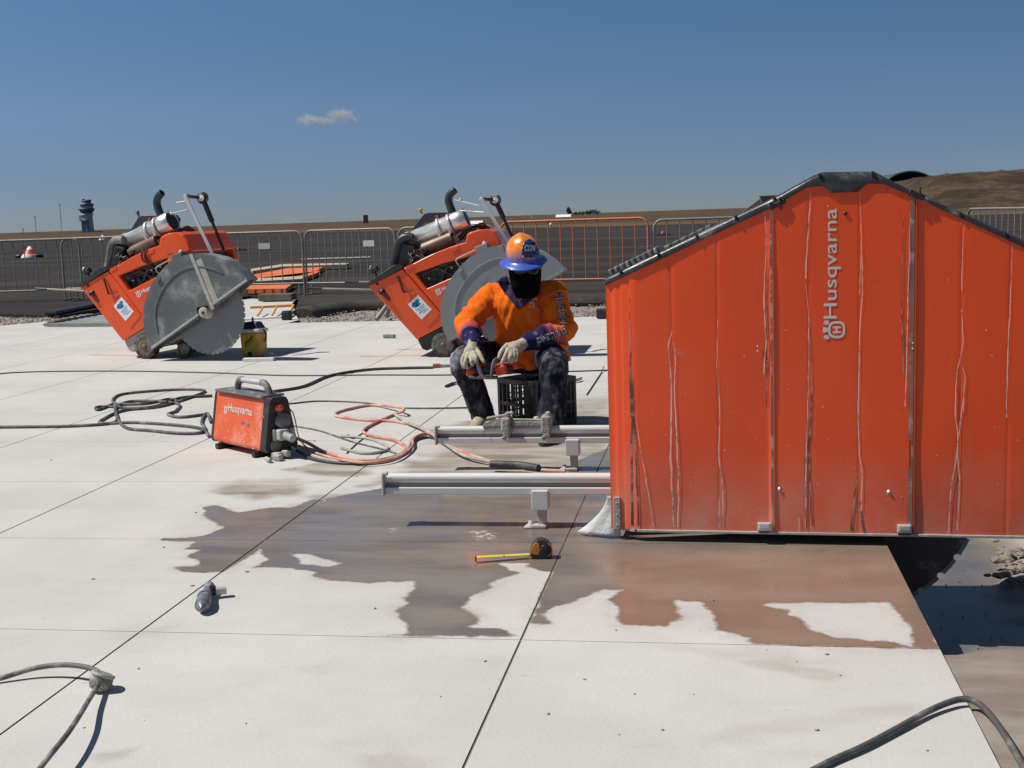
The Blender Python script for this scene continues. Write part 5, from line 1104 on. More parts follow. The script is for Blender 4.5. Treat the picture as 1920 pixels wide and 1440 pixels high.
p = G(1132, 597); a = MB(); a.box((0, 0, .06), (.16, .2, .10), bev=.01); o = a.build('black_block', M['black'], None, fix=False); o.location = (p.x, p.y, 0); tag(o, 'small black block at the gravel edge beside the big guard', 'block')
p = G(1113, 520 + 26); 
# runway closure markers
def marker(px, py, wpx, label, bags):
    p = G(px, py); r = wpx / 2 * p.y / F; T = thing('marker_cone', label, 'marker', p, 0, 'red and white runway markers')
    h = r * 1.25
    a = MB(); a.lathe([(r, 0), (r, .04 * h), (r * .80, .30 * h)], (0, 0, 0), seg=28); a.build('base_band', M['white'], T, fix=False)
    a = MB(); a.lathe([(r * .80, .30 * h), (r * .36, .72 * h)], (0, 0, 0), seg=28); a.build('middle_band', M['redpaint'], T, fix=False)
    a = MB(); a.lathe([(r * .36, .72 * h), (r * .12, h), (0, h * 1.02)], (0, 0, 0), seg=28); a.build('tip', M['white'], T, fix=False)
    for k, s in enumerate(bags):
        b = MB(); b.ball((s * r * 1.15, -.05 * r, .18 * r), (.62 * r, .45 * r, .26 * r), 2, Euler((0, .1, .3)).to_matrix()); b.ball((s * r * 1.3, -.1 * r, .1 * r), (.4 * r, .3 * r, .14 * r), 2); b.build('sandbag', M['black'], T, fix=False)
marker(57, 483, 36, 'red and white marker cone held by black sandbags', (-1.0, .85))
marker(193, 450, 16, 'small red and white marker cone beyond the barrier near the tower', ())
def flat_marker(px, py, w, lab):
    p = G(px, py); r = w / 2 * p.y / F; T = thing('marker_board', lab, 'marker', p, 0, 'low red markers on the apron'); a = MB(); a.lathe([(r * .3, .02), (r * .26, r * .3), (r * .1, r * .62), (0, r * .64)], (0, 0, 0), seg=16); a.build('red_cap', M['redpaint'], T, fix=False); b = MB(); b.box((0, 0, .03), (2 * r, .5, .06), bev=.01); b.build('base', M['black'], T)
flat_marker(448, 470, 26, 'low red marker on a dark base seen above the splashed saw guard')
flat_marker(1243, 441, 26, 'low red marker on a dark base beside the orange barrier')
def beacon(px, py, hpx, lab):
    p = G(px, py); s = p.y / F; h = hpx * s; T = thing('apron_light', lab, 'light', p, 0); a = MB(); a.cyl((0, 0, 0), (0, 0, h * .7), h * .16, seg=12); a.build('post', M['gold'], T); a = MB(); a.lathe([(h * .28, h * .6), (h * .3, h * .85), (h * .1, h), (0, h)], (0, 0, 0), seg=14); a.build('lens', M['white'], T)
beacon(1033, 427, 9, 'small white apron light seen through the orange barrier')
# ------------------------------------------------------------------ far things
def at(px, D): y = 437 - .034 * px + H * F / D; p = G(px, y); return V((p.x, p.y, 0)), D / F
def tower():
    o, s = at(166, 690); k = s * 1 / 7.2; T = thing('control_tower', 'grey-blue airport control tower standing on the horizon', 'tower', o)
    zz = lambda z6: (592 - z6) * k
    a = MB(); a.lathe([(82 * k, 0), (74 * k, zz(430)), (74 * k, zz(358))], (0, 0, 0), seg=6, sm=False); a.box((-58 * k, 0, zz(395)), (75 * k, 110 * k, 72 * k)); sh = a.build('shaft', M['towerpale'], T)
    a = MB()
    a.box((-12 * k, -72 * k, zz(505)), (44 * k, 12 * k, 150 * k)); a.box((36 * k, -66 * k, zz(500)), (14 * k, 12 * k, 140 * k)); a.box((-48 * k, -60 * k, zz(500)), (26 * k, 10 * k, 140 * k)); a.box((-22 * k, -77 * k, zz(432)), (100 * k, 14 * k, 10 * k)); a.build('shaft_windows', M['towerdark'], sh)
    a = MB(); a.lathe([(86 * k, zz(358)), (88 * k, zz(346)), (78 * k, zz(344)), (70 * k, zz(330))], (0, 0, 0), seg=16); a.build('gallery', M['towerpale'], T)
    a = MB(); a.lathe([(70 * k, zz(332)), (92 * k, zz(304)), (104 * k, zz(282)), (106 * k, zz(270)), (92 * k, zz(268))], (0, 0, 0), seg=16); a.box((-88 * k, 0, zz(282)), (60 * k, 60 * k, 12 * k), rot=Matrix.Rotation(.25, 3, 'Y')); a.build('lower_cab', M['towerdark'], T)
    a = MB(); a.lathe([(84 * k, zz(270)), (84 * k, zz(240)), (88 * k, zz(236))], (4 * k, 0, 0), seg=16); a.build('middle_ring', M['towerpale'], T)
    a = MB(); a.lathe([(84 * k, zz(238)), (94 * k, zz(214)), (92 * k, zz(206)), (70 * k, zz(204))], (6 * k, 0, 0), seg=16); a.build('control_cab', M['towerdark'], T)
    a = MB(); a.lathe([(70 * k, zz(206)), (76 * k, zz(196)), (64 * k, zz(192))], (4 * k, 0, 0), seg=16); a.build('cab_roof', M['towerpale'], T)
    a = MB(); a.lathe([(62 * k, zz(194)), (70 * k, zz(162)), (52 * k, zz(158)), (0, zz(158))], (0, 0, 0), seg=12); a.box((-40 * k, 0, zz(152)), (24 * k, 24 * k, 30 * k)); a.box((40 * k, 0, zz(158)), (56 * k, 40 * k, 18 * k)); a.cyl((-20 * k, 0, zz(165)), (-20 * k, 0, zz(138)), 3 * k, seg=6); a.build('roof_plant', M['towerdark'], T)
    a = MB(); a.box((50 * k, 0, 4 * k), (240 * k, 160 * k, 14 * k)); a.build('base_building', M['towerdark'], T)
tower()
for px, h, lab in ((68, 32, 'thin lattice mast on the horizon, the shorter of the two masts'), (116, 53, 'taller thin lattice mast on the horizon beside the control tower'), (44, 9, 'tiny lattice pole on the horizon, smallest of the masts')):
    o, s = at(px, 900); T = thing('lattice_mast', lab, 'mast', o, 0, 'masts on the horizon'); a = MB(); w = s * .9
    for dx in (-w, w): a.tube([(dx, 0, 0), (dx * .3, 0, h * s)], .12, 4)
    for i in range(10): a.tube([(-w * (1 - .07 * i), 0, h * s * i / 10), (w * (1 - .07 * (i + 1)), 0, h * s * (i + 1) / 10)], .07, 4)
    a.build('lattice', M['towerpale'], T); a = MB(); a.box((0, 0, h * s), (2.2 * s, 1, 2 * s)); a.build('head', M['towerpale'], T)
def board(px, y0, y1, w, D, m, lab, legs=True, nm='sign_board', cat='sign'):
    o, s = at(px, D); zb = H - (y1 - (437 - .034 * px)) * s; zt = H - (y0 - (437 - .034 * px)) * s; T = thing(nm, lab, cat, o); a = MB(); a.box((0, 0, (zb + zt) / 2), (w * s, .12, zt - zb), bev=.01); a.build('panel', m, T)
    if legs:
        for dx in (-.3, .3): b = MB(); b.cyl((dx * w * s, 0, -.05), (dx * w * s, 0, zb), .04, seg=8); b.build('leg', M['timber'], T)
board(687, 403, 418, 9, 130, M['browncab'], 'brown upright sign board on two pale legs near the horizon')
def hut(px, w, h, dep, D, m, lab, roof=None):
    o, s = at(px, D); T = thing('far_building', lab, 'building', o); a = MB(); a.box((0, dep / 2, h * s / 2), (w * s, dep, h * s)); a.build('wall', m, T); b = MB(); b.box((0, dep / 2, h * s + .15), (w * s + .6, dep + .6, .3)); b.build('roof', roof or M['white'], T); c = MB()
    for k in (-.3, 0, .3): c.box((k * w * s, -.03, h * s * .45), (w * s * .12, .06, h * s * .4))
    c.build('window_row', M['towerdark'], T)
def long_board(px, w, y0, y1, D, lab):
    o, s = at(px, D); zb = H - (y1 - (437 - .034 * px)) * s; zt = H - (y0 - (437 - .034 * px)) * s; T = thing('sun_tilted_roof', lab, 'screen', o); a = MB(); hh = zt - zb; a.prism([(0, zb), (hh * 1.3, zt), (hh * 1.3 + .1, zt - .05), (.1, zb - .05)], lambda y, z, d: (d, y, z), -w * s / 2, w * s / 2); a.build('panel', M['white'], T); b = MB(); b.box((0, .1, zb / 2 - .05), (w * s * .9, .2, max(.1, zb))); b.build('stand', M['towerdark'], T)  # roof slab tilted sunward in shape so it shows bright
long_board(886, 38, 414, 420, 150, 'long low white roof on the plain behind the second saw')
long_board(1056, 29, 402, 407, 420, 'long white roof on the horizon above the orange barrier')
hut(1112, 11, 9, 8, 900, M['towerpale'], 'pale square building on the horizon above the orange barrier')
def far_tree(px, w, h, lab, D=800):
    o, s = at(px, D); T = thing('far_tree', lab, 'tree', o, 0, 'dark trees on the horizon'); a = MB(); random.seed(px)
    for i in range(26):
        q = V((random.gauss(0, .28) * w * s, random.gauss(0, .3) * w * s, (.35 + random.random() * .65) * h * s)); r = h * s * random.uniform(.10, .24); bm = bmesh.new(); bmesh.ops.create_icosphere(bm, subdivisions=2, radius=r)
        for v in bm.verts: v.co *= 1 + .5 * noise.noise(v.co * (2.2 / r) + q)
        a.bm(bm, Matrix.Translation(q))
    a.build('crown', M['bush'], T, fix=False); b = MB(); b.cyl((0, 0, 0), (0, 0, h * s * .5), .4, .2, 8); b.build('trunk', M['browncab'], T)
far_tree(1067, 5, 14, 'tall thin dark tree above the white roof on the horizon')
far_tree(1080, 12, 6, 'low dark tree next to the white roof on the horizon')
far_tree(1093, 16, 7, 'broad dark tree midway along the horizon clump')
far_tree(1105, 12, 8, 'dark tree against the near side of the pale square building')
far_tree(1121, 10, 6, 'dark tree past the far side of the pale square building')
o, s = at(998, 500); T = thing('horizon_mast', 'short white post on the horizon above the worker', 'post', o); a = MB(); a.cyl((0, 0, 0), (0, 0, 7 * s), .25, seg=8); a.build('post', M['white'], T); a = MB(); a.box((0, 0, 7 * s), (1.1, .6, .8)); a.build('head', M['white'], T)
# bunker wall and its bank, hangar behind the mound
def bunker():
    o, s = at(1440, 176); T = thing('concrete_bunker', 'small concrete bunker wall rising behind the guard slope', 'bunker', o)
    a = MB(); a.box((.3, 2, 1.3), (2.6, 3, 2.8)); a.build('wall', M['bunker'], T, bev=.05); b = MB(); b.prism([(-1.0, -.1), (-1.0, 2.5), (-4.6, -.1)][::-1], lambda x, z, d: (x, d, z), .6, 3.0); b.build('ramp_wall', M['bunker'], T); c = MB(); c.box((.3, 2, 2.78), (2.9, 3.3, .2)); c.build('cap_slab', M['bunker'], T, bev=.03)
bunker()
def hangar():
    o, s = at(1706, 215); T = thing('arched_hangar', 'dark arched hangar roof showing above the earth mound', 'hangar', o); R0 = 62.8 * s; zc = (H + (437 - .034 * 1706 - 320) * s) - R0
    a = MB(); n = 28; pr = [(R0 * math.cos(q), zc + R0 * math.sin(q)) for q in np.linspace(0, math.pi, n)]; pi_ = [(.965 * R0 * math.cos(q), zc + .965 * R0 * math.sin(q)) for q in np.linspace(math.pi, 0, n)]
    a.prism(pr + pi_, lambda x, z, d: (x, d, z), 0, 30); a.build('roof', M['hangar'], T); b = MB(); b.prism(pr, lambda x, z, d: (x, d, z), 2.0, 2.2); b.build('opening_shade', M['hole'], T)  # black sheet stands in for the shade inside the arch
hangar()
def mound_light():
    o, s = at(1774, 172); T = thing('mound_beacon', 'small pale beacon unit standing before the brown mound', 'beacon', o); g = lambda py: H - (py - (437 - .034 * 1774)) * s
    a = MB(); a.cyl((0, 0, -.05), (0, 0, g(374)), .2, seg=8); a.build('post', M['dark'], T); a = MB(); a.box((0, 0, (g(372) + g(356)) / 2), (.62, .5, g(356) - g(372)), bev=.05); a.build('housing', M['cream'], T); a = MB(); a.ball((.12, 0, g(351)), .26, 2); a.build('lamp', M['white'], T)
mound_light()
# a single small cloud
def cloud():
    r = ray(612, 221); t = 4200 / r[1]; c = V((r[0] * t, r[1] * t, r[2] * t + H)); s = 4200 / F
    a = MB(); a.box((0, 0, 0), (150 * s, 110 * s, 62 * s)); m = bpy.data.materials.new('cloud_vapour'); m.use_nodes = True; nt = m.node_tree; nt.nodes.clear(); L = nt.links.new
    out = nd(nt, 'ShaderNodeOutputMaterial'); v = nd(nt, 'ShaderNodeVolumePrincipled'); v.inputs['Color'].default_value = (1, .97, .95, 1); v.inputs['Anisotropy'].default_value = .1
    tc = nd(nt, 'ShaderNodeTexCoord'); n = nd(nt, 'ShaderNodeTexNoise'); n.inputs['Scale'].default_value = 1 / (15 * s); n.inputs['Detail'].default_value = 5; n.inputs['Roughness'].default_value = .55; L(tc.outputs['Object'], n.inputs[0])
    dens = None
    for cx, cz, rx, rz in ((-30, -3, 26, 10), (0, -6, 30, 7), (28, 2, 24, 14), (46, -3, 11, 8)):
        mp = nd(nt, 'ShaderNodeVectorMath', operation='SUBTRACT'); L(tc.outputs['Object'], mp.inputs[0]); mp.inputs[1].default_value = (cx * s, 0, cz * s)
        sc_ = nd(nt, 'ShaderNodeVectorMath', operation='MULTIPLY'); L(mp.outputs[0], sc_.inputs[0]); sc_.inputs[1].default_value = (1 / (rx * s), 1 / (30 * s), 1 / (rz * s))
        ln = nd(nt, 'ShaderNodeVectorMath', operation='LENGTH'); L(sc_.outputs[0], ln.inputs[0]); sb = nd(nt, 'ShaderNodeMath', operation='SUBTRACT'); sb.inputs[0].default_value = 1; L(ln.outputs['Value'], sb.inputs[1])
        if dens is None: dens = sb.outputs[0]
        else: mxm = nd(nt, 'ShaderNodeMath', operation='MAXIMUM'); L(dens, mxm.inputs[0]); L(sb.outputs[0], mxm.inputs[1]); dens = mxm.outputs[0]
    nn = nd(nt, 'ShaderNodeMapRange'); nn.inputs[1].default_value = .3; nn.inputs[2].default_value = .7; nn.inputs[3].default_value = -.75; nn.inputs[4].default_value = .55; L(n.outputs[0], nn.inputs[0])
    ad = nd(nt, 'ShaderNodeMath', operation='ADD'); L(dens, ad.inputs[0]); L(nn.outputs[0], ad.inputs[1])
    r2 = nd(nt, 'ShaderNodeMapRange'); r2.inputs[1].default_value = -.05; r2.inputs[2].default_value = .9; r2.inputs[4].default_value = .032; L(ad.outputs[0], r2.inputs[0]); L(r2.outputs[0], v.inputs['Density']); L(v.outputs[0], out.inputs['Volume'])
    o = a.build('cloud', m, None, fix=False); o.location = c; tag(o, 'single small white cloud in the blue sky', 'cloud')
cloud()
# ------------------------------------------------------------------ the seated worker
def remesh(mb, vox, smooth, off):
    o = mb.build('tmp', M['white'], None, fix=True); o.location = (0, 0, 0)
    md = o.modifiers.new('r', 'REMESH'); md.mode = 'VOXEL'; md.voxel_size = vox
    dg = bpy.context.evaluated_depsgraph_get(); me = bpy.data.meshes.new_from_object(o.evaluated_get(dg)); old = o.data
    bpy.data.objects.remove(o); bpy.data.meshes.remove(old)
    b = bmesh.new(); b.from_mesh(me); bpy.data.meshes.remove(me)
    for _ in range(smooth): bmesh.ops.smooth_vert(b, verts=b.verts, factor=.5, use_axis_x=True, use_axis_y=True, use_axis_z=True)
    b.normal_update(); return b
def limb(mb, pts, rs, n=6):
    P = crom(pts, n); k = len(pts); R2 = [float(np.interp(i / n, range(k), rs)) for i in range(len(P))]
    mb.tube(P, R2, 16)
    for p, r in ((P[0], R2[0]), (P[-1], R2[-1])): mb.ball(p, r, 2)
def loft(mb, secs, seg=28):
    vs = []; n = len(secs)
    for c, rx, ry, p in secs:
        for k in range(seg):
            q = 2 * math.pi * k / seg; cx, sx = math.cos(q), math.sin(q)
            vs.append(V(c) + V((rx * math.copysign(abs(cx) ** p, cx), ry * math.copysign(abs(sx) ** p, sx), 0)))
    fs = [[i * seg + k, i * seg + (k + 1) % seg, (i + 1) * seg + (k + 1) % seg, (i + 1) * seg + k] for i in range(n - 1) for k in range(seg)]
    mb.add(vs, fs + [list(range(seg))[::-1], list(range((n - 1) * seg, n * seg))])
def from_bm(b, name, m, parent, off, col=None):
    if col: cols = [col(v.co, v.normal) for v in b.verts]
    for v in b.verts: v.co -= off
    me = bpy.data.meshes.new(name); b.to_mesh(me); b.free()
    me.materials.append(m); me.polygons.foreach_set('use_smooth', [True] * len(me.polygons))
    if col:
        a = me.attributes.new('col', 'FLOAT_COLOR', 'POINT'); a.data.foreach_set('color', [c for k in cols for c in (*k, 1)])
    o = bpy.data.objects.new(name, me); COL.objects.link(o); o.parent = parent; return o
def mix3(a, b, t): t = max(0, min(1, t)); return tuple(x + (y - x) * t for x, y in zip(a, b))
def seg_t(p, a, b): d = b - a; t = max(0, min(1, (p - a).dot(d) / d.length_squared)); return t, (p - a - d * t).length

def person():
    base = V((PY(985, 600, 7.3).x, 7.30, 0)); T = thing('person', 'worker in orange shirt, dipped hard hat and black face cloth sitting on a crate', 'person', base)
    X = lambda px, Y: PY(px, 600, Y).x
    shL, elL, wrL = PY(921, 556, 7.27), PY(876, 608, 7.10), PY(889, 644, 6.915)
    shR, elR, wrR = PY(1036, 553, 7.27), PY(1056, 618, 7.10), PY(986, 644, 6.945)
    hipL, knL, anL = V((X(962, 7.4), 7.40, .40)), PY(867, 676, 6.98), PY(908, 786, 7.14)
    hipR, knR, anR = V((X(1022, 7.4), 7.40, .40)), PY(1039, 684, 6.93), PY(1030, 802, 6.80)
    # trousers
    a = MB(); a.ball(hipL.lerp(hipR, .5) + V((0, .0, .02)), (.20, .15, .13), 3)
    limb(a, [hipL, hipL.lerp(knL, .5) + V((0, 0, .012)), knL, knL.lerp(anL, .45) + V((0, .02, 0)), anL], [.10, .090, .074, .074, .072])
    limb(a, [hipR, hipR.lerp(knR, .5) + V((0, 0, .012)), knR, knR.lerp(anR, .45) + V((0, .02, 0)), anR], [.105, .098, .082, .084, .078])
    b = remesh(a, .008, 5, base)
    for v in b.verts:
        p = v.co; w = noise.noise(V((p.x * 9, p.y * 9, p.z * 26))) * .5 + noise.noise(V((p.x * 22, p.y * 22, p.z * 40 + 7))) * .3
        near = min((p - knL).length, (p - knR).length, (p - anL).length, (p - anR).length); v.co += v.normal * w * (.012 if near < .16 else .007)
    b.normal_update()
    def tc(p, n):
        q = noise.fractal(V((p.x * 16, p.y * 16, p.z * 10)), .8, 2.1, 6); k = noise.fractal(V((p.x * 34, p.y * 34, p.z * 9 + 3)), .9, 2, 4)
        d = .02 + .30 * max(0, q - .06) + .42 * max(0, k - .18)
        dl = min((p - knL).length / .22, 1); dr = min((p - knR).length / .20, 1)
        d += .50 * (1 - dl) * (.6 + .7 * q) * (1 if p.x < knL.x + .01 else .35) + .30 * (1 - dr) * (.15 + q + .6 * k)
        if p.x < knL.x - .015 and .2 < p.z < .5: d += .28 * (.5 + q)  # dust, plus the sunlit left side put into the colour
        return mix3((.010, .011, .021), (.32, .32, .36), d)
    dn = mat('dusted_sunlit_denim', (1, 1, 1), .95, spec=.08, var=.15, vs=30, bump=.35, bs=320, attr='col')
    from_bm(b, 'trousers', dn, T, base, tc)
    # shirt
    a = MB()
    loft(a, [(V((X(1000, 7.36), 7.36, .355)), .185, .150, .85), (V((X(999, 7.36), 7.35, .40)), .212, .168, .85), (V((X(997, 7.36), 7.34, .47)), .215, .172, .85), (V((X(992, 7.33), 7.33, .55)), .200, .165, .85), (V((X(986, 7.3), 7.29, .64)), .190, .152, .85), (V((X(983, 7.3), 7.265, .72)), .186, .138, .85), (V((X(981, 7.3), 7.25, .775)), .165, .115, .9), (V((X(980, 7.3), 7.24, .815)), .115, .090, 1), (V((X(979, 7.3), 7.22, .850)), .074, .078, 1), (V((X(979, 7.3), 7.215, .865)), .060, .066, 1)])
    limb(a, [shL + V((.05, .0, -.005)), shL, shL.lerp(elL, .55), elL, elL.lerp(wrL, .55), wrL], [.080, .079, .072, .068, .058, .043])
    limb(a, [shR + V((-.05, .0, -.005)), shR, shR.lerp(elR, .55), elR, elR.lerp(wrR, .55), wrR], [.080, .080, .074, .070, .060, .044])
    b = remesh(a, .007, 4, base)
    for v in b.verts:
        p = v.co; tl, dl = seg_t(p, shL, elL); tl2, dl2 = seg_t(p, elL, wrL); tr, dr = seg_t(p, shR, elR); tr2, dr2 = seg_t(p, elR, wrR); m_ = min(dl, dl2, dr, dr2)
        if m_ < .10:                                                    # sleeve: rings of folds, tighter at the elbow
            if min(dl, dl2) < min(dr, dr2): s = (tl if dl < dl2 else 1 + tl2)
            else: s = (tr if dr < dr2 else 1 + tr2)
            e = math.exp(-((s - 1) / .45) ** 2); w = math.sin(s * 19 + 3.2 * noise.noise(p * 9)) * (.0010 + .0045 * e) + .010 * noise.noise(V((s * 4.5, p.x * 11 + p.z * 9, p.y * 9))) + .005 * noise.noise(p * 26) + .010 * (1 - abs(noise.noise(V((s * 3.2 + p.z * 5, p.x * 9, p.y * 7 + 4))))) ** 8
        else:                                                           # body: folds pulled from the chest to the hips
            u = (p.x - base.x); w = .020 * noise.noise(V((u * 13 + p.z * 8, p.z * 3.2, 1))) + .012 * noise.noise(V((u * 26 - p.z * 9, p.z * 6, 5)))
            w += .016 * (1 - abs(noise.noise(V((u * 7 + p.z * 6, p.z * 2.2, 9))))) ** 7 - .004
            w += .008 * math.sin(p.z * 55 + 3 * noise.noise(p * 8)) * max(0, min(1, (.60 - p.z) / .1)) * 1.2
        v.co += v.normal * w
    bmesh.ops.smooth_vert(b, verts=b.verts, factor=.3, use_axis_x=True, use_axis_y=True, use_axis_z=True); b.normal_update()
    ORS, PINK, NAVY = (.82, .155, .012), (.50, .10, .085), (.020, .017, .075)
    def scol(p, n):
        tl2, dl2 = seg_t(p, elL, wrL); tr2, dr2 = seg_t(p, elR, wrR); q = .05 * noise.noise(p * 30); c = ORS
        if dl2 < .085 and p.y < elL.y + .02 and p.x < elL.x + .13:
            s = tl2 + q; c = mix3(ORS, PINK, (s - .22) / .22); c = mix3(c, NAVY, (s - .48) / .10)
            if s > .5 and noise.noise(p * 38) > .36: c = mix3(c, (.20, .19, .27), .55)
        elif dr2 < .085 and (p.y < elR.y + .02) and p.z < elR.z + .09:
            low = max(0, -(n.z)) * .25; s = tr2 + q + low; c = mix3(ORS, PINK, (s - .12) / .22); c = mix3(c, NAVY, (s - .36) / .14)
            if s > .7 and noise.noise(p * 36) > .40: c = mix3(c, (.2, .18, .26), .5)
        return c
    shirt = from_bm(b, 'shirt', M['shirt'], T, base, scol)
    tree = BVHTree.FromPolygons([v.co + base for v in shirt.data.vertices], [list(p.vertices) for p in shirt.data.polygons])
    cam0 = V((0, 0, H))
    def onto(px, py, off, tr=tree, fall=7.15):                          # lay a point on the cloth
        d = V(ray(px, py)).normalized(); hit = tr.ray_cast(cam0, d)
        if hit[0] is None: return PY(px, py, fall)
        nrm = hit[1] if hit[1].dot(d) < 0 else -hit[1]; return hit[0] + nrm * off
    def patch(pts, off, m, name, par, cuts=4, thick=.003, tr=tree):
        b = bmesh.new(); vs = [b.verts.new((p[0], p[1], 0)) for p in pts]; b.faces.new(vs); bmesh.ops.triangulate(b, faces=b.faces); bmesh.ops.subdivide_edges(b, edges=b.edges, cuts=cuts, use_grid_fill=True)
        for v in b.verts: v.co = onto(v.co.x, v.co.y, off, tr) - base
        bmesh.ops.recalc_face_normals(b, faces=b.faces); me = bpy.data.meshes.new(name); b.to_mesh(me); b.free(); me.materials.append(m); me.polygons.foreach_set('use_smooth', [True] * len(me.polygons))
        o = bpy.data.objects.new(name, me); COL.objects.link(o); o.parent = par; md = o.modifiers.new('t', 'SOLIDIFY'); md.thickness = thick; md.offset = 0; return o
    patch([(950, 533), (958, 528), (990, 528), (1000, 545), (984, 560), (974, 571), (962, 556)], .004, mat('pink_undershirt', (.36, .13, .10), .8, var=.1), 'undershirt', shirt)
    NC = M['navycloth']
    patch([(940, 520), (950, 517), (956, 530), (966, 552), (975, 570), (975, 579), (968, 575), (957, 560), (946, 547), (937, 534), (931, 530)], .010, NC, 'collar', shirt, thick=.006)
    patch([(975, 579), (974, 569), (984, 558), (996, 545), (1004, 533), (1012, 540), (1003, 556), (990, 566), (981, 575)], .010, NC, 'collar', shirt, thick=.006)
    patch([(988, 580), (1012, 574), (1016, 604), (1004, 612), (993, 608)], .004, M['shirt_plain'], 'pocket', shirt, 5)
    def letters(body, p0, e1, e2, w, h, m, name, off, bold=0., par=None, tr=tree):
        a_, fs, asp = text2d(body, bold); mb = MB(); e1 = V((*e1, 0)).normalized(); e2 = V((*e2, 0)).normalized()
        bm_ = bmesh.new(); vv = [bm_.verts.new((p[0] * w / asp, p[1] * h, 0)) for p in a_]
        for f in fs:
            try: bm_.faces.new([vv[i] for i in f])
            except ValueError: pass
        for v in bm_.verts: q = V((*p0, 0)) + e1 * v.co.x + e2 * v.co.y; v.co = onto(q.x, q.y, off, tr) - base
        me = bpy.data.meshes.new(name); bm_.to_mesh(me); bm_.free(); me.materials.append(m); o = bpy.data.objects.new(name, me); COL.objects.link(o); o.parent = par; return o
    wh = mat('white_print', (.75, .74, .74), .7, var=0)
    for body, p0, e1, e2, w, h in (('HI-CON', (1041.5, 551), (.13, 1), (1, -.13), 59, 13.5), ('DRILLING', (1060, 612.5), (-1, .36), (.36, 1), 60, 13.5)):
        letters(body, p0, e1, e2, w, h, wh, 'sleeve_print', .0035, .055, shirt); letters(body, p0, e1, e2, w, h, NC, 'sleeve_lettering', .005, .0, shirt)
    letters('HC', (992, 578), (1, .06), (.0, -1), 14, 20, wh, 'chest_print', .004, .0, shirt)
    # head, neck: skin under the cloth
    hc = PY(984, 503, 7.125); yaw = R_(14); RH = Euler((R_(20), R_(4), yaw)).to_matrix()
    a = MB(); a.ball(hc, (.074, .092, .110), 3, RH); limb(a, [hc + V((0, .02, -.06)), V((X(980, 7.2), 7.21, .83)), V((X(980, 7.25), 7.26, .70))], [.055, .06, .10])
    fw = RH @ V((0, -1, 0)); rt = RH @ V((1, 0, 0)); upv = RH @ V((0, 0, 1))
    limb(a, [hc + fw * .088 + upv * .02, hc + fw * .112 - upv * .018], [.010, .016]); a.ball(hc + fw * .07 - upv * .085, (.035, .03, .025), 2)
    for s in (-1, 1): a.ball(hc + rt * s * .076 - upv * .01 + fw * -.01, (.012, .02, .032), 2, RH)
    a.ball(hc + fw * .082 - upv * .052, (.026, .014, .012), 2, RH)
    from_bm(remesh(a, .005, 3, base), 'body', M['skin'], T, base)
    # black cloth over face and neck
    a = MB(); z0 = hc.z
    def sc_(dz, rx, ry, dy, dx=0): return (hc + fw * 0 + V((dx, dy, dz)), rx, ry, 1)
    loft(a, [sc_(.05, .070, .085, .0), sc_(.035, .088, .104, .0), sc_(.0, .095, .110, -.002), sc_(-.05, .093, .108, -.006, .001), sc_(-.09, .086, .100, -.008, .002), sc_(-.125, .078, .090, .0, .003), sc_(-.155, .066, .078, .02, .002), sc_(-.175, .05, .06, .035, 0)])
    limb(a, [hc + fw * .10 + upv * .02, hc + fw * .122 - upv * .02], [.010, .016]); a.ball(hc + fw * .085 - upv * .085, (.040, .035, .03), 2)
    b = remesh(a, .006, 3, base)
    for v in b.verts: v.co += v.normal * (.005 * noise.noise(V((v.co.x * 14, v.co.y * 14, v.co.z * 34))) + .003 * noise.noise(v.co * 40))
    b.normal_update(); from_bm(b, 'face_cloth', M['mask'], T, base)
    a = MB()
    for s in (-1, 1):
        c = hc + fw * .107 + rt * s * .034 + upv * .022; a.ball(c - base, (.030, .012, .020), 3, RH)
    gl = a.build('sunglasses', M['lens'], T, fix=False)
    a = MB(); a.tube([hc + fw * .118 + rt * -.012 + upv * .028 - base, hc + fw * .118 + rt * .012 + upv * .028 - base], .004, 6)
    for s in (-1, 1): a.tube([hc + fw * .10 + rt * s * .062 + upv * .028 - base, hc + fw * .02 + rt * s * .099 + upv * .026 - base], .004, 6)
    a.build('spectacle_frame', mat('dark_red_frame', (.12, .02, .015), .4, var=0), gl, fix=False)
    # hard hat
    a = MB(); prof = [(.1405, -.020), (.1415, -.016), (.135, -.010), (.118, .000), (.106, .006), (.102, .012), (.101, .030), (.098, .055), (.091, .083), (.079, .108), (.060, .128), (.036, .142), (.012, .148), (0, .149)]; seg = 56; vs = []
    for r, h in prof:
        for k in range(seg):
            q = 2 * math.pi * k / seg; ridge = .006 * math.exp(-(math.sin(q) / .16) ** 2 * 0 - (math.cos(q) * r / .018) ** 2) * (1 if h > .05 else 0)
            rr = r * (1 + (.03 * max(0, -math.sin(q)) if h < .004 else 0)); vs.append(V((rr * math.cos(q) * .97, rr * math.sin(q) * 1.12, h + ridge + (.006 * math.cos(2 * q) if h < .004 else 0))))
    fs = [[i * seg + k, i * seg + (k + 1) % seg, (i + 1) * seg + (k + 1) % seg, (i + 1) * seg + k] for i in range(len(prof) - 1) for k in range(seg)]
    inner = [(.1390, -.021), (.116, -.004), (.099, .006), (.096, .05), (.07, .11), (0, .14)]; o0 = len(vs)
    for r, h in inner:
        for k in range(seg): q = 2 * math.pi * k / seg; vs.append(V((r * math.cos(q) * .97, r * math.sin(q) * 1.12, h + (.006 * math.cos(2 * q) if h < .004 else 0))))
    fs += [[o0 + i * seg + (k + 1) % seg, o0 + i * seg + k, o0 + (i + 1) * seg + k, o0 + (i + 1) * seg + (k + 1) % seg] for i in range(len(inner) - 1) for k in range(seg)] + [[(k + 1) % seg, k, o0 + k, o0 + (k + 1) % seg] for k in range(seg)]
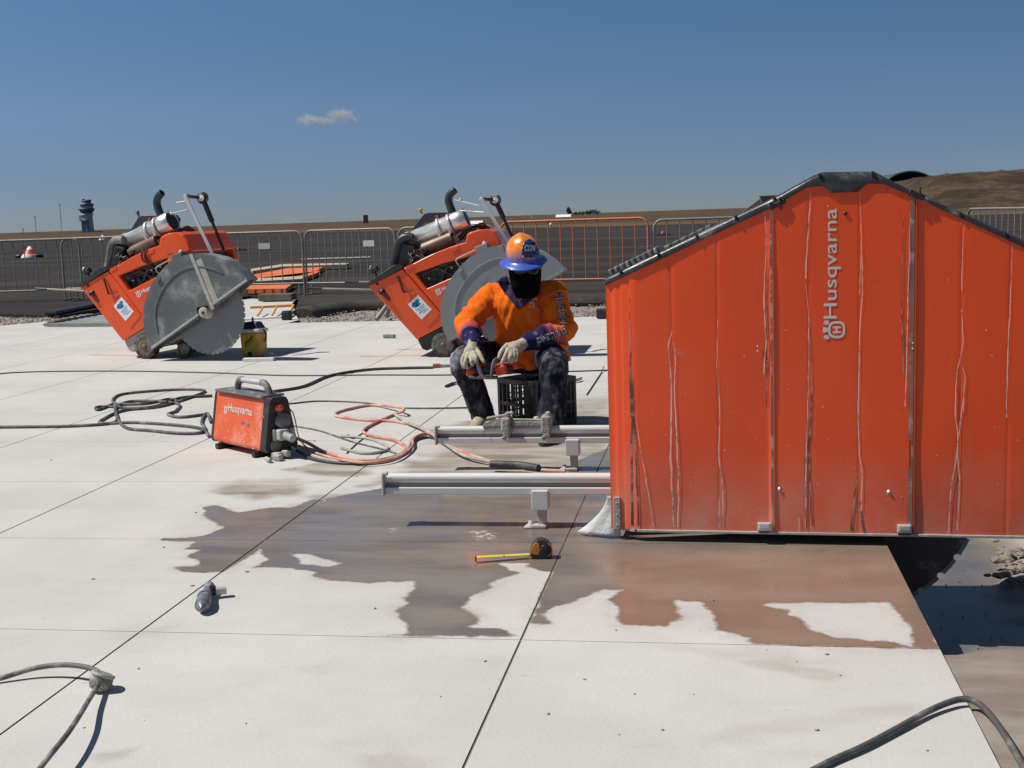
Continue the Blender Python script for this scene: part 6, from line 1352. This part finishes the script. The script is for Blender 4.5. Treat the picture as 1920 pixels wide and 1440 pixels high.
    hpos = PY(981, 486, 7.13) + V((0, .0, .0)); RHH = Euler((R_(13), R_(-5.5), R_(14))).to_matrix()
    cols = []
    for v in vs:
        h = v.z + .026 * noise.noise(v * 26) + .016 * noise.noise(v * 70); BL, PU, PK, OG = (.045, .11, .50), (.16, .11, .34), (.62, .22, .20), (.86, .24, .015)
        c = mix3(BL, PU, (h - .004) / .02) if h < .024 else mix3(PU, PK, (h - .024) / .03) if h < .054 else mix3(PK, OG, (h - .054) / .025); cols.append(c)
    me = bpy.data.meshes.new('hard_hat'); me.from_pydata([RHH @ v + hpos - base for v in vs], [], fs); me.update(); me.materials.append(M['helmet']); me.polygons.foreach_set('use_smooth', [True] * len(fs))
    at = me.attributes.new('col', 'FLOAT_COLOR', 'POINT'); at.data.foreach_set('color', [c for k in cols for c in (*k, 1)])
    hat = bpy.data.objects.new('hard_hat', me); COL.objects.link(hat); hat.parent = T
    ht = BVHTree.FromPolygons([v.co + base for v in me.vertices], [list(p.vertices) for p in me.polygons])
    patch([(977, 482), (979, 462), (984, 452), (993, 448), (1003, 455), (1010, 468), (1011, 480), (996, 483)], .0015, mat('dark_blue_badge', (.02, .05, .20), .25, c2=(.004, .005, .02), sc=30, lo=.5, hi=.56, var=.2), 'hat_badge', hat, 6, .001, ht)
    letters('CON', (983, 471), (1, .02), (.06, -1), 19, 12, wh, 'hat_lettering', .0035, .02, hat, ht); letters('I', (979, 482), (1, 0), (-.12, -1), 3.5, 19, wh, 'hat_lettering', .0035, .0, hat, ht)
    # gloves
    def glove(wr, palm, fingers, prot, pr):
        a = MB(); limb(a, [wr, wr.lerp(palm, .5), palm], [.036, .033, .036]); a.ball(palm, pr, 2, prot)
        for F_, r in fingers: limb(a, [PY(*p) for p in F_], [r * 1.08] + [r] * (len(F_) - 2) + [r * .86], 4); limb(a, [palm, PY(*F_[0])], [.020, r * 1.15], 4)
        b = remesh(a, .0034, 2, base)
        for v in b.verts: v.co += v.normal * .0016 * noise.noise(v.co * 60)
        b.normal_update(); return from_bm(b, 'glove', M['glove'], T, base)
    glove(wrL + V((.0, -.005, .004)), PY(883, 659, 6.865), [([(874, 661, 6.85), (868, 671, 6.83), (867, 681, 6.815), (870, 689, 6.81)], .0115), ([(878, 665, 6.83), (873, 675, 6.80), (874, 685, 6.80), (878, 690, 6.82)], .0125), ([(884, 667, 6.82), (884, 676, 6.79), (886, 684, 6.79)], .0130), ([(889, 664, 6.82), (893, 672, 6.79), (893, 679, 6.795)], .0125), ([(893, 655, 6.87), (899, 663, 6.83), (903, 671, 6.81), (907, 678, 6.80)], .0130)], Matrix.Rotation(.2, 3, 'Y'), (.042, .034, .040))
    glove(wrR + V((.0, -.005, .004)), PY(965, 652, 6.885), [([(953, 655, 6.84), (948, 666, 6.80), (944, 675, 6.79), (941, 682, 6.79)], .0125), ([(951, 647, 6.88), (943, 655, 6.85), (938, 663, 6.83), (936, 669, 6.82)], .0130), ([(958, 658, 6.84), (957, 669, 6.80), (953, 678, 6.80)], .0130), ([(964, 660, 6.84), (963, 671, 6.81), (959, 679, 6.82)], .0120), ([(969, 660, 6.85), (969, 670, 6.83), (966, 677, 6.84)], .0110)], Matrix.Rotation(.3, 3, 'Y'), (.046, .034, .038))
    # boots
    def boot(an, toe, m, up=.0):
        d = toe - an; d.z = 0; h = V((an.x, an.y, .0)); a = MB(); e = d.normalized()
        limb(a, [an + V((0, 0, .04)), h - e * .01 + V((0, 0, .06))], [.058, .052]); limb(a, [h - e * .03 + V((0, 0, .045)), h + d * .45 + V((0, 0, .05)), h + d * .85 + V((0, 0, .036 + up))], [.042, .047, .040])
        b = remesh(a, .006, 2, base)
        for v in b.verts: v.co.z = max(v.co.z, .006)
        b.normal_update(); bo = from_bm(b, 'boot', m, T, base)
        s = MB(); n = 20; out = []
        for k in range(n):
            q = 2 * math.pi * k / n; l = d.length; x = math.cos(q) * (l * .5 + .06) + l * .36; y = math.sin(q) * (.047 + .006 * math.cos(q)); p = h + e * x + V((-e.y, e.x, 0)) * y; out.append((p.x - base.x, p.y - base.y))
        s.prism(out, lambda x, y, z: (x, y, z), .001, .020); s.build('boot_sole', M['black'], bo)
    boot(anL, PY(890, 803, 7.0), M['sole']); boot(anR, G(1022, 836), M['boot'])
M['shirt_plain'] = mat('orange_pocket_cloth', (.80, .150, .012), .85, var=.08, vs=9, bump=.25, bs=260)
person()
# ------------------------------------------------------------------ black milk crate under the worker
def crate():
    c0 = PY(1003, 760, 7.10); th = R_(40); T = thing('milk_crate', 'black plastic milk crate under the seated worker', 'crate', (c0.x, c0.y, 0), -th)
    # local: corner at the origin, faces run along -x and +y
    s, hgt, t = .33, .285, .010
    def face(fn, nm):
        a = MB()
        def bar(u0, u1, z0, z1, d0=0, d1=t): a.prism([(u0, z0), (u1, z0), (u1, z1), (u0, z1)], fn, d0, d1)
        bar(0, s, 0, .035); bar(0, s, hgt - .03, hgt, -.006, t + .004); bar(0, s, .125, .145); bar(.022, .075, 0, hgt, 0, t * .6)
        for u in (0, s - .022): bar(u, u + .022, .035, hgt - .03, -.004, t + .002)
        for k in range(1, 8): u = s * k / 8; bar(u - .006, u + .006, .035, hgt - .03)
        bar(.10, .23, .20, .208); bar(.105, .225, .172, .180); bar(.02, s - .02, .075, .083)
        return a.build(nm, M['crate'], T, bev=.0015, seg=1)
    face(lambda u, z, d: (-u, d, z), 'side_wall'); face(lambda u, z, d: (-d, u, z), 'side_wall'); face(lambda u, z, d: (-u, s - d, z), 'side_wall'); face(lambda u, z, d: (-s + d, u, z), 'side_wall')
    a = MB()
    for k in range(9): y = .012 + (s - .024) * k / 8; a.box((-s / 2, y, hgt - .008), (s - .02, .012, .012)); a.box((-y, s / 2, hgt - .010), (.012, s - .02, .010))
    a.build('top_grid', M['crate'], T)
crate()
# ------------------------------------------------------------------ remote control on the worker's lap
def remote():
    c = PY(921, 692, 6.86); T = thing('remote_control', 'red and grey saw remote control held in the worker\'s gloved hands', 'remote control', c, R_(6)); k = 6.86 / F
    def L(px, py, dy=0): p = PY(px, py, 6.86 + dy) - c; return p
    a = MB(); a.box((.005, .03, .0), (.24, .13, .050), rot=Matrix.Rotation(.12, 3, 'X'), bev=.014, seg=3); a.build('case', M['rubber'], T)
    a = MB(); a.box(L(884, 697, .01), (.050, .10, .046), rot=Matrix.Rotation(.1, 3, 'Y'), bev=.016, seg=3); a.box(L(908, 689, .02), (.05, .07, .044), bev=.012, seg=3); a.build('red_cover', M['remred'], T)
    a = MB(); a.box(L(940, 692, .0), (.072, .11, .060), rot=Matrix.Rotation(-.22, 3, 'Y'), bev=.018, seg=3); a.box(L(960, 686, .03), (.085, .09, .045), rot=Matrix.Rotation(-.12, 3, 'Y'), bev=.014, seg=3); a.build('red_cover', M['remred'], T)
    def arch(pts, w, nm, mm):
        a = MB(); a.tube(crom([L(*p) for p in pts], 6), w, 10, True, 0, .55); return a.build(nm, mm, T, fix=False)
    arch([(871, 680, -.01), (880, 677, -.02), (891, 677, -.035), (896, 688, -.05), (901, 702, -.055), (910, 708, -.05)], .014, 'left_handle', M['aludull'])
    arch([(910, 709, -.045), (919, 705, -.055), (921, 692, -.055), (925, 677, -.045), (934, 672, -.03), (945, 671, -.01)], .014, 'right_handle', M['grey'])
    a = MB(); a.box(L(906, 707, -.03), (.16, .05, .018), rot=Matrix.Rotation(.05, 3, 'Y'), bev=.007); a.build('front_lip', M['grey'], T)
    a = MB(); a.cyl(L(911, 690, -.04), L(911, 684, -.035), .009, seg=12); a.build('joystick', M['black'], T)
    a = MB(); a.tube(crom([L(975, 684, .03), L(984, 690, .04), L(984, 705, .03), L(988, 724, -.02)], 6), .004, 6); a.build('lead', M['black'], T)
remote()
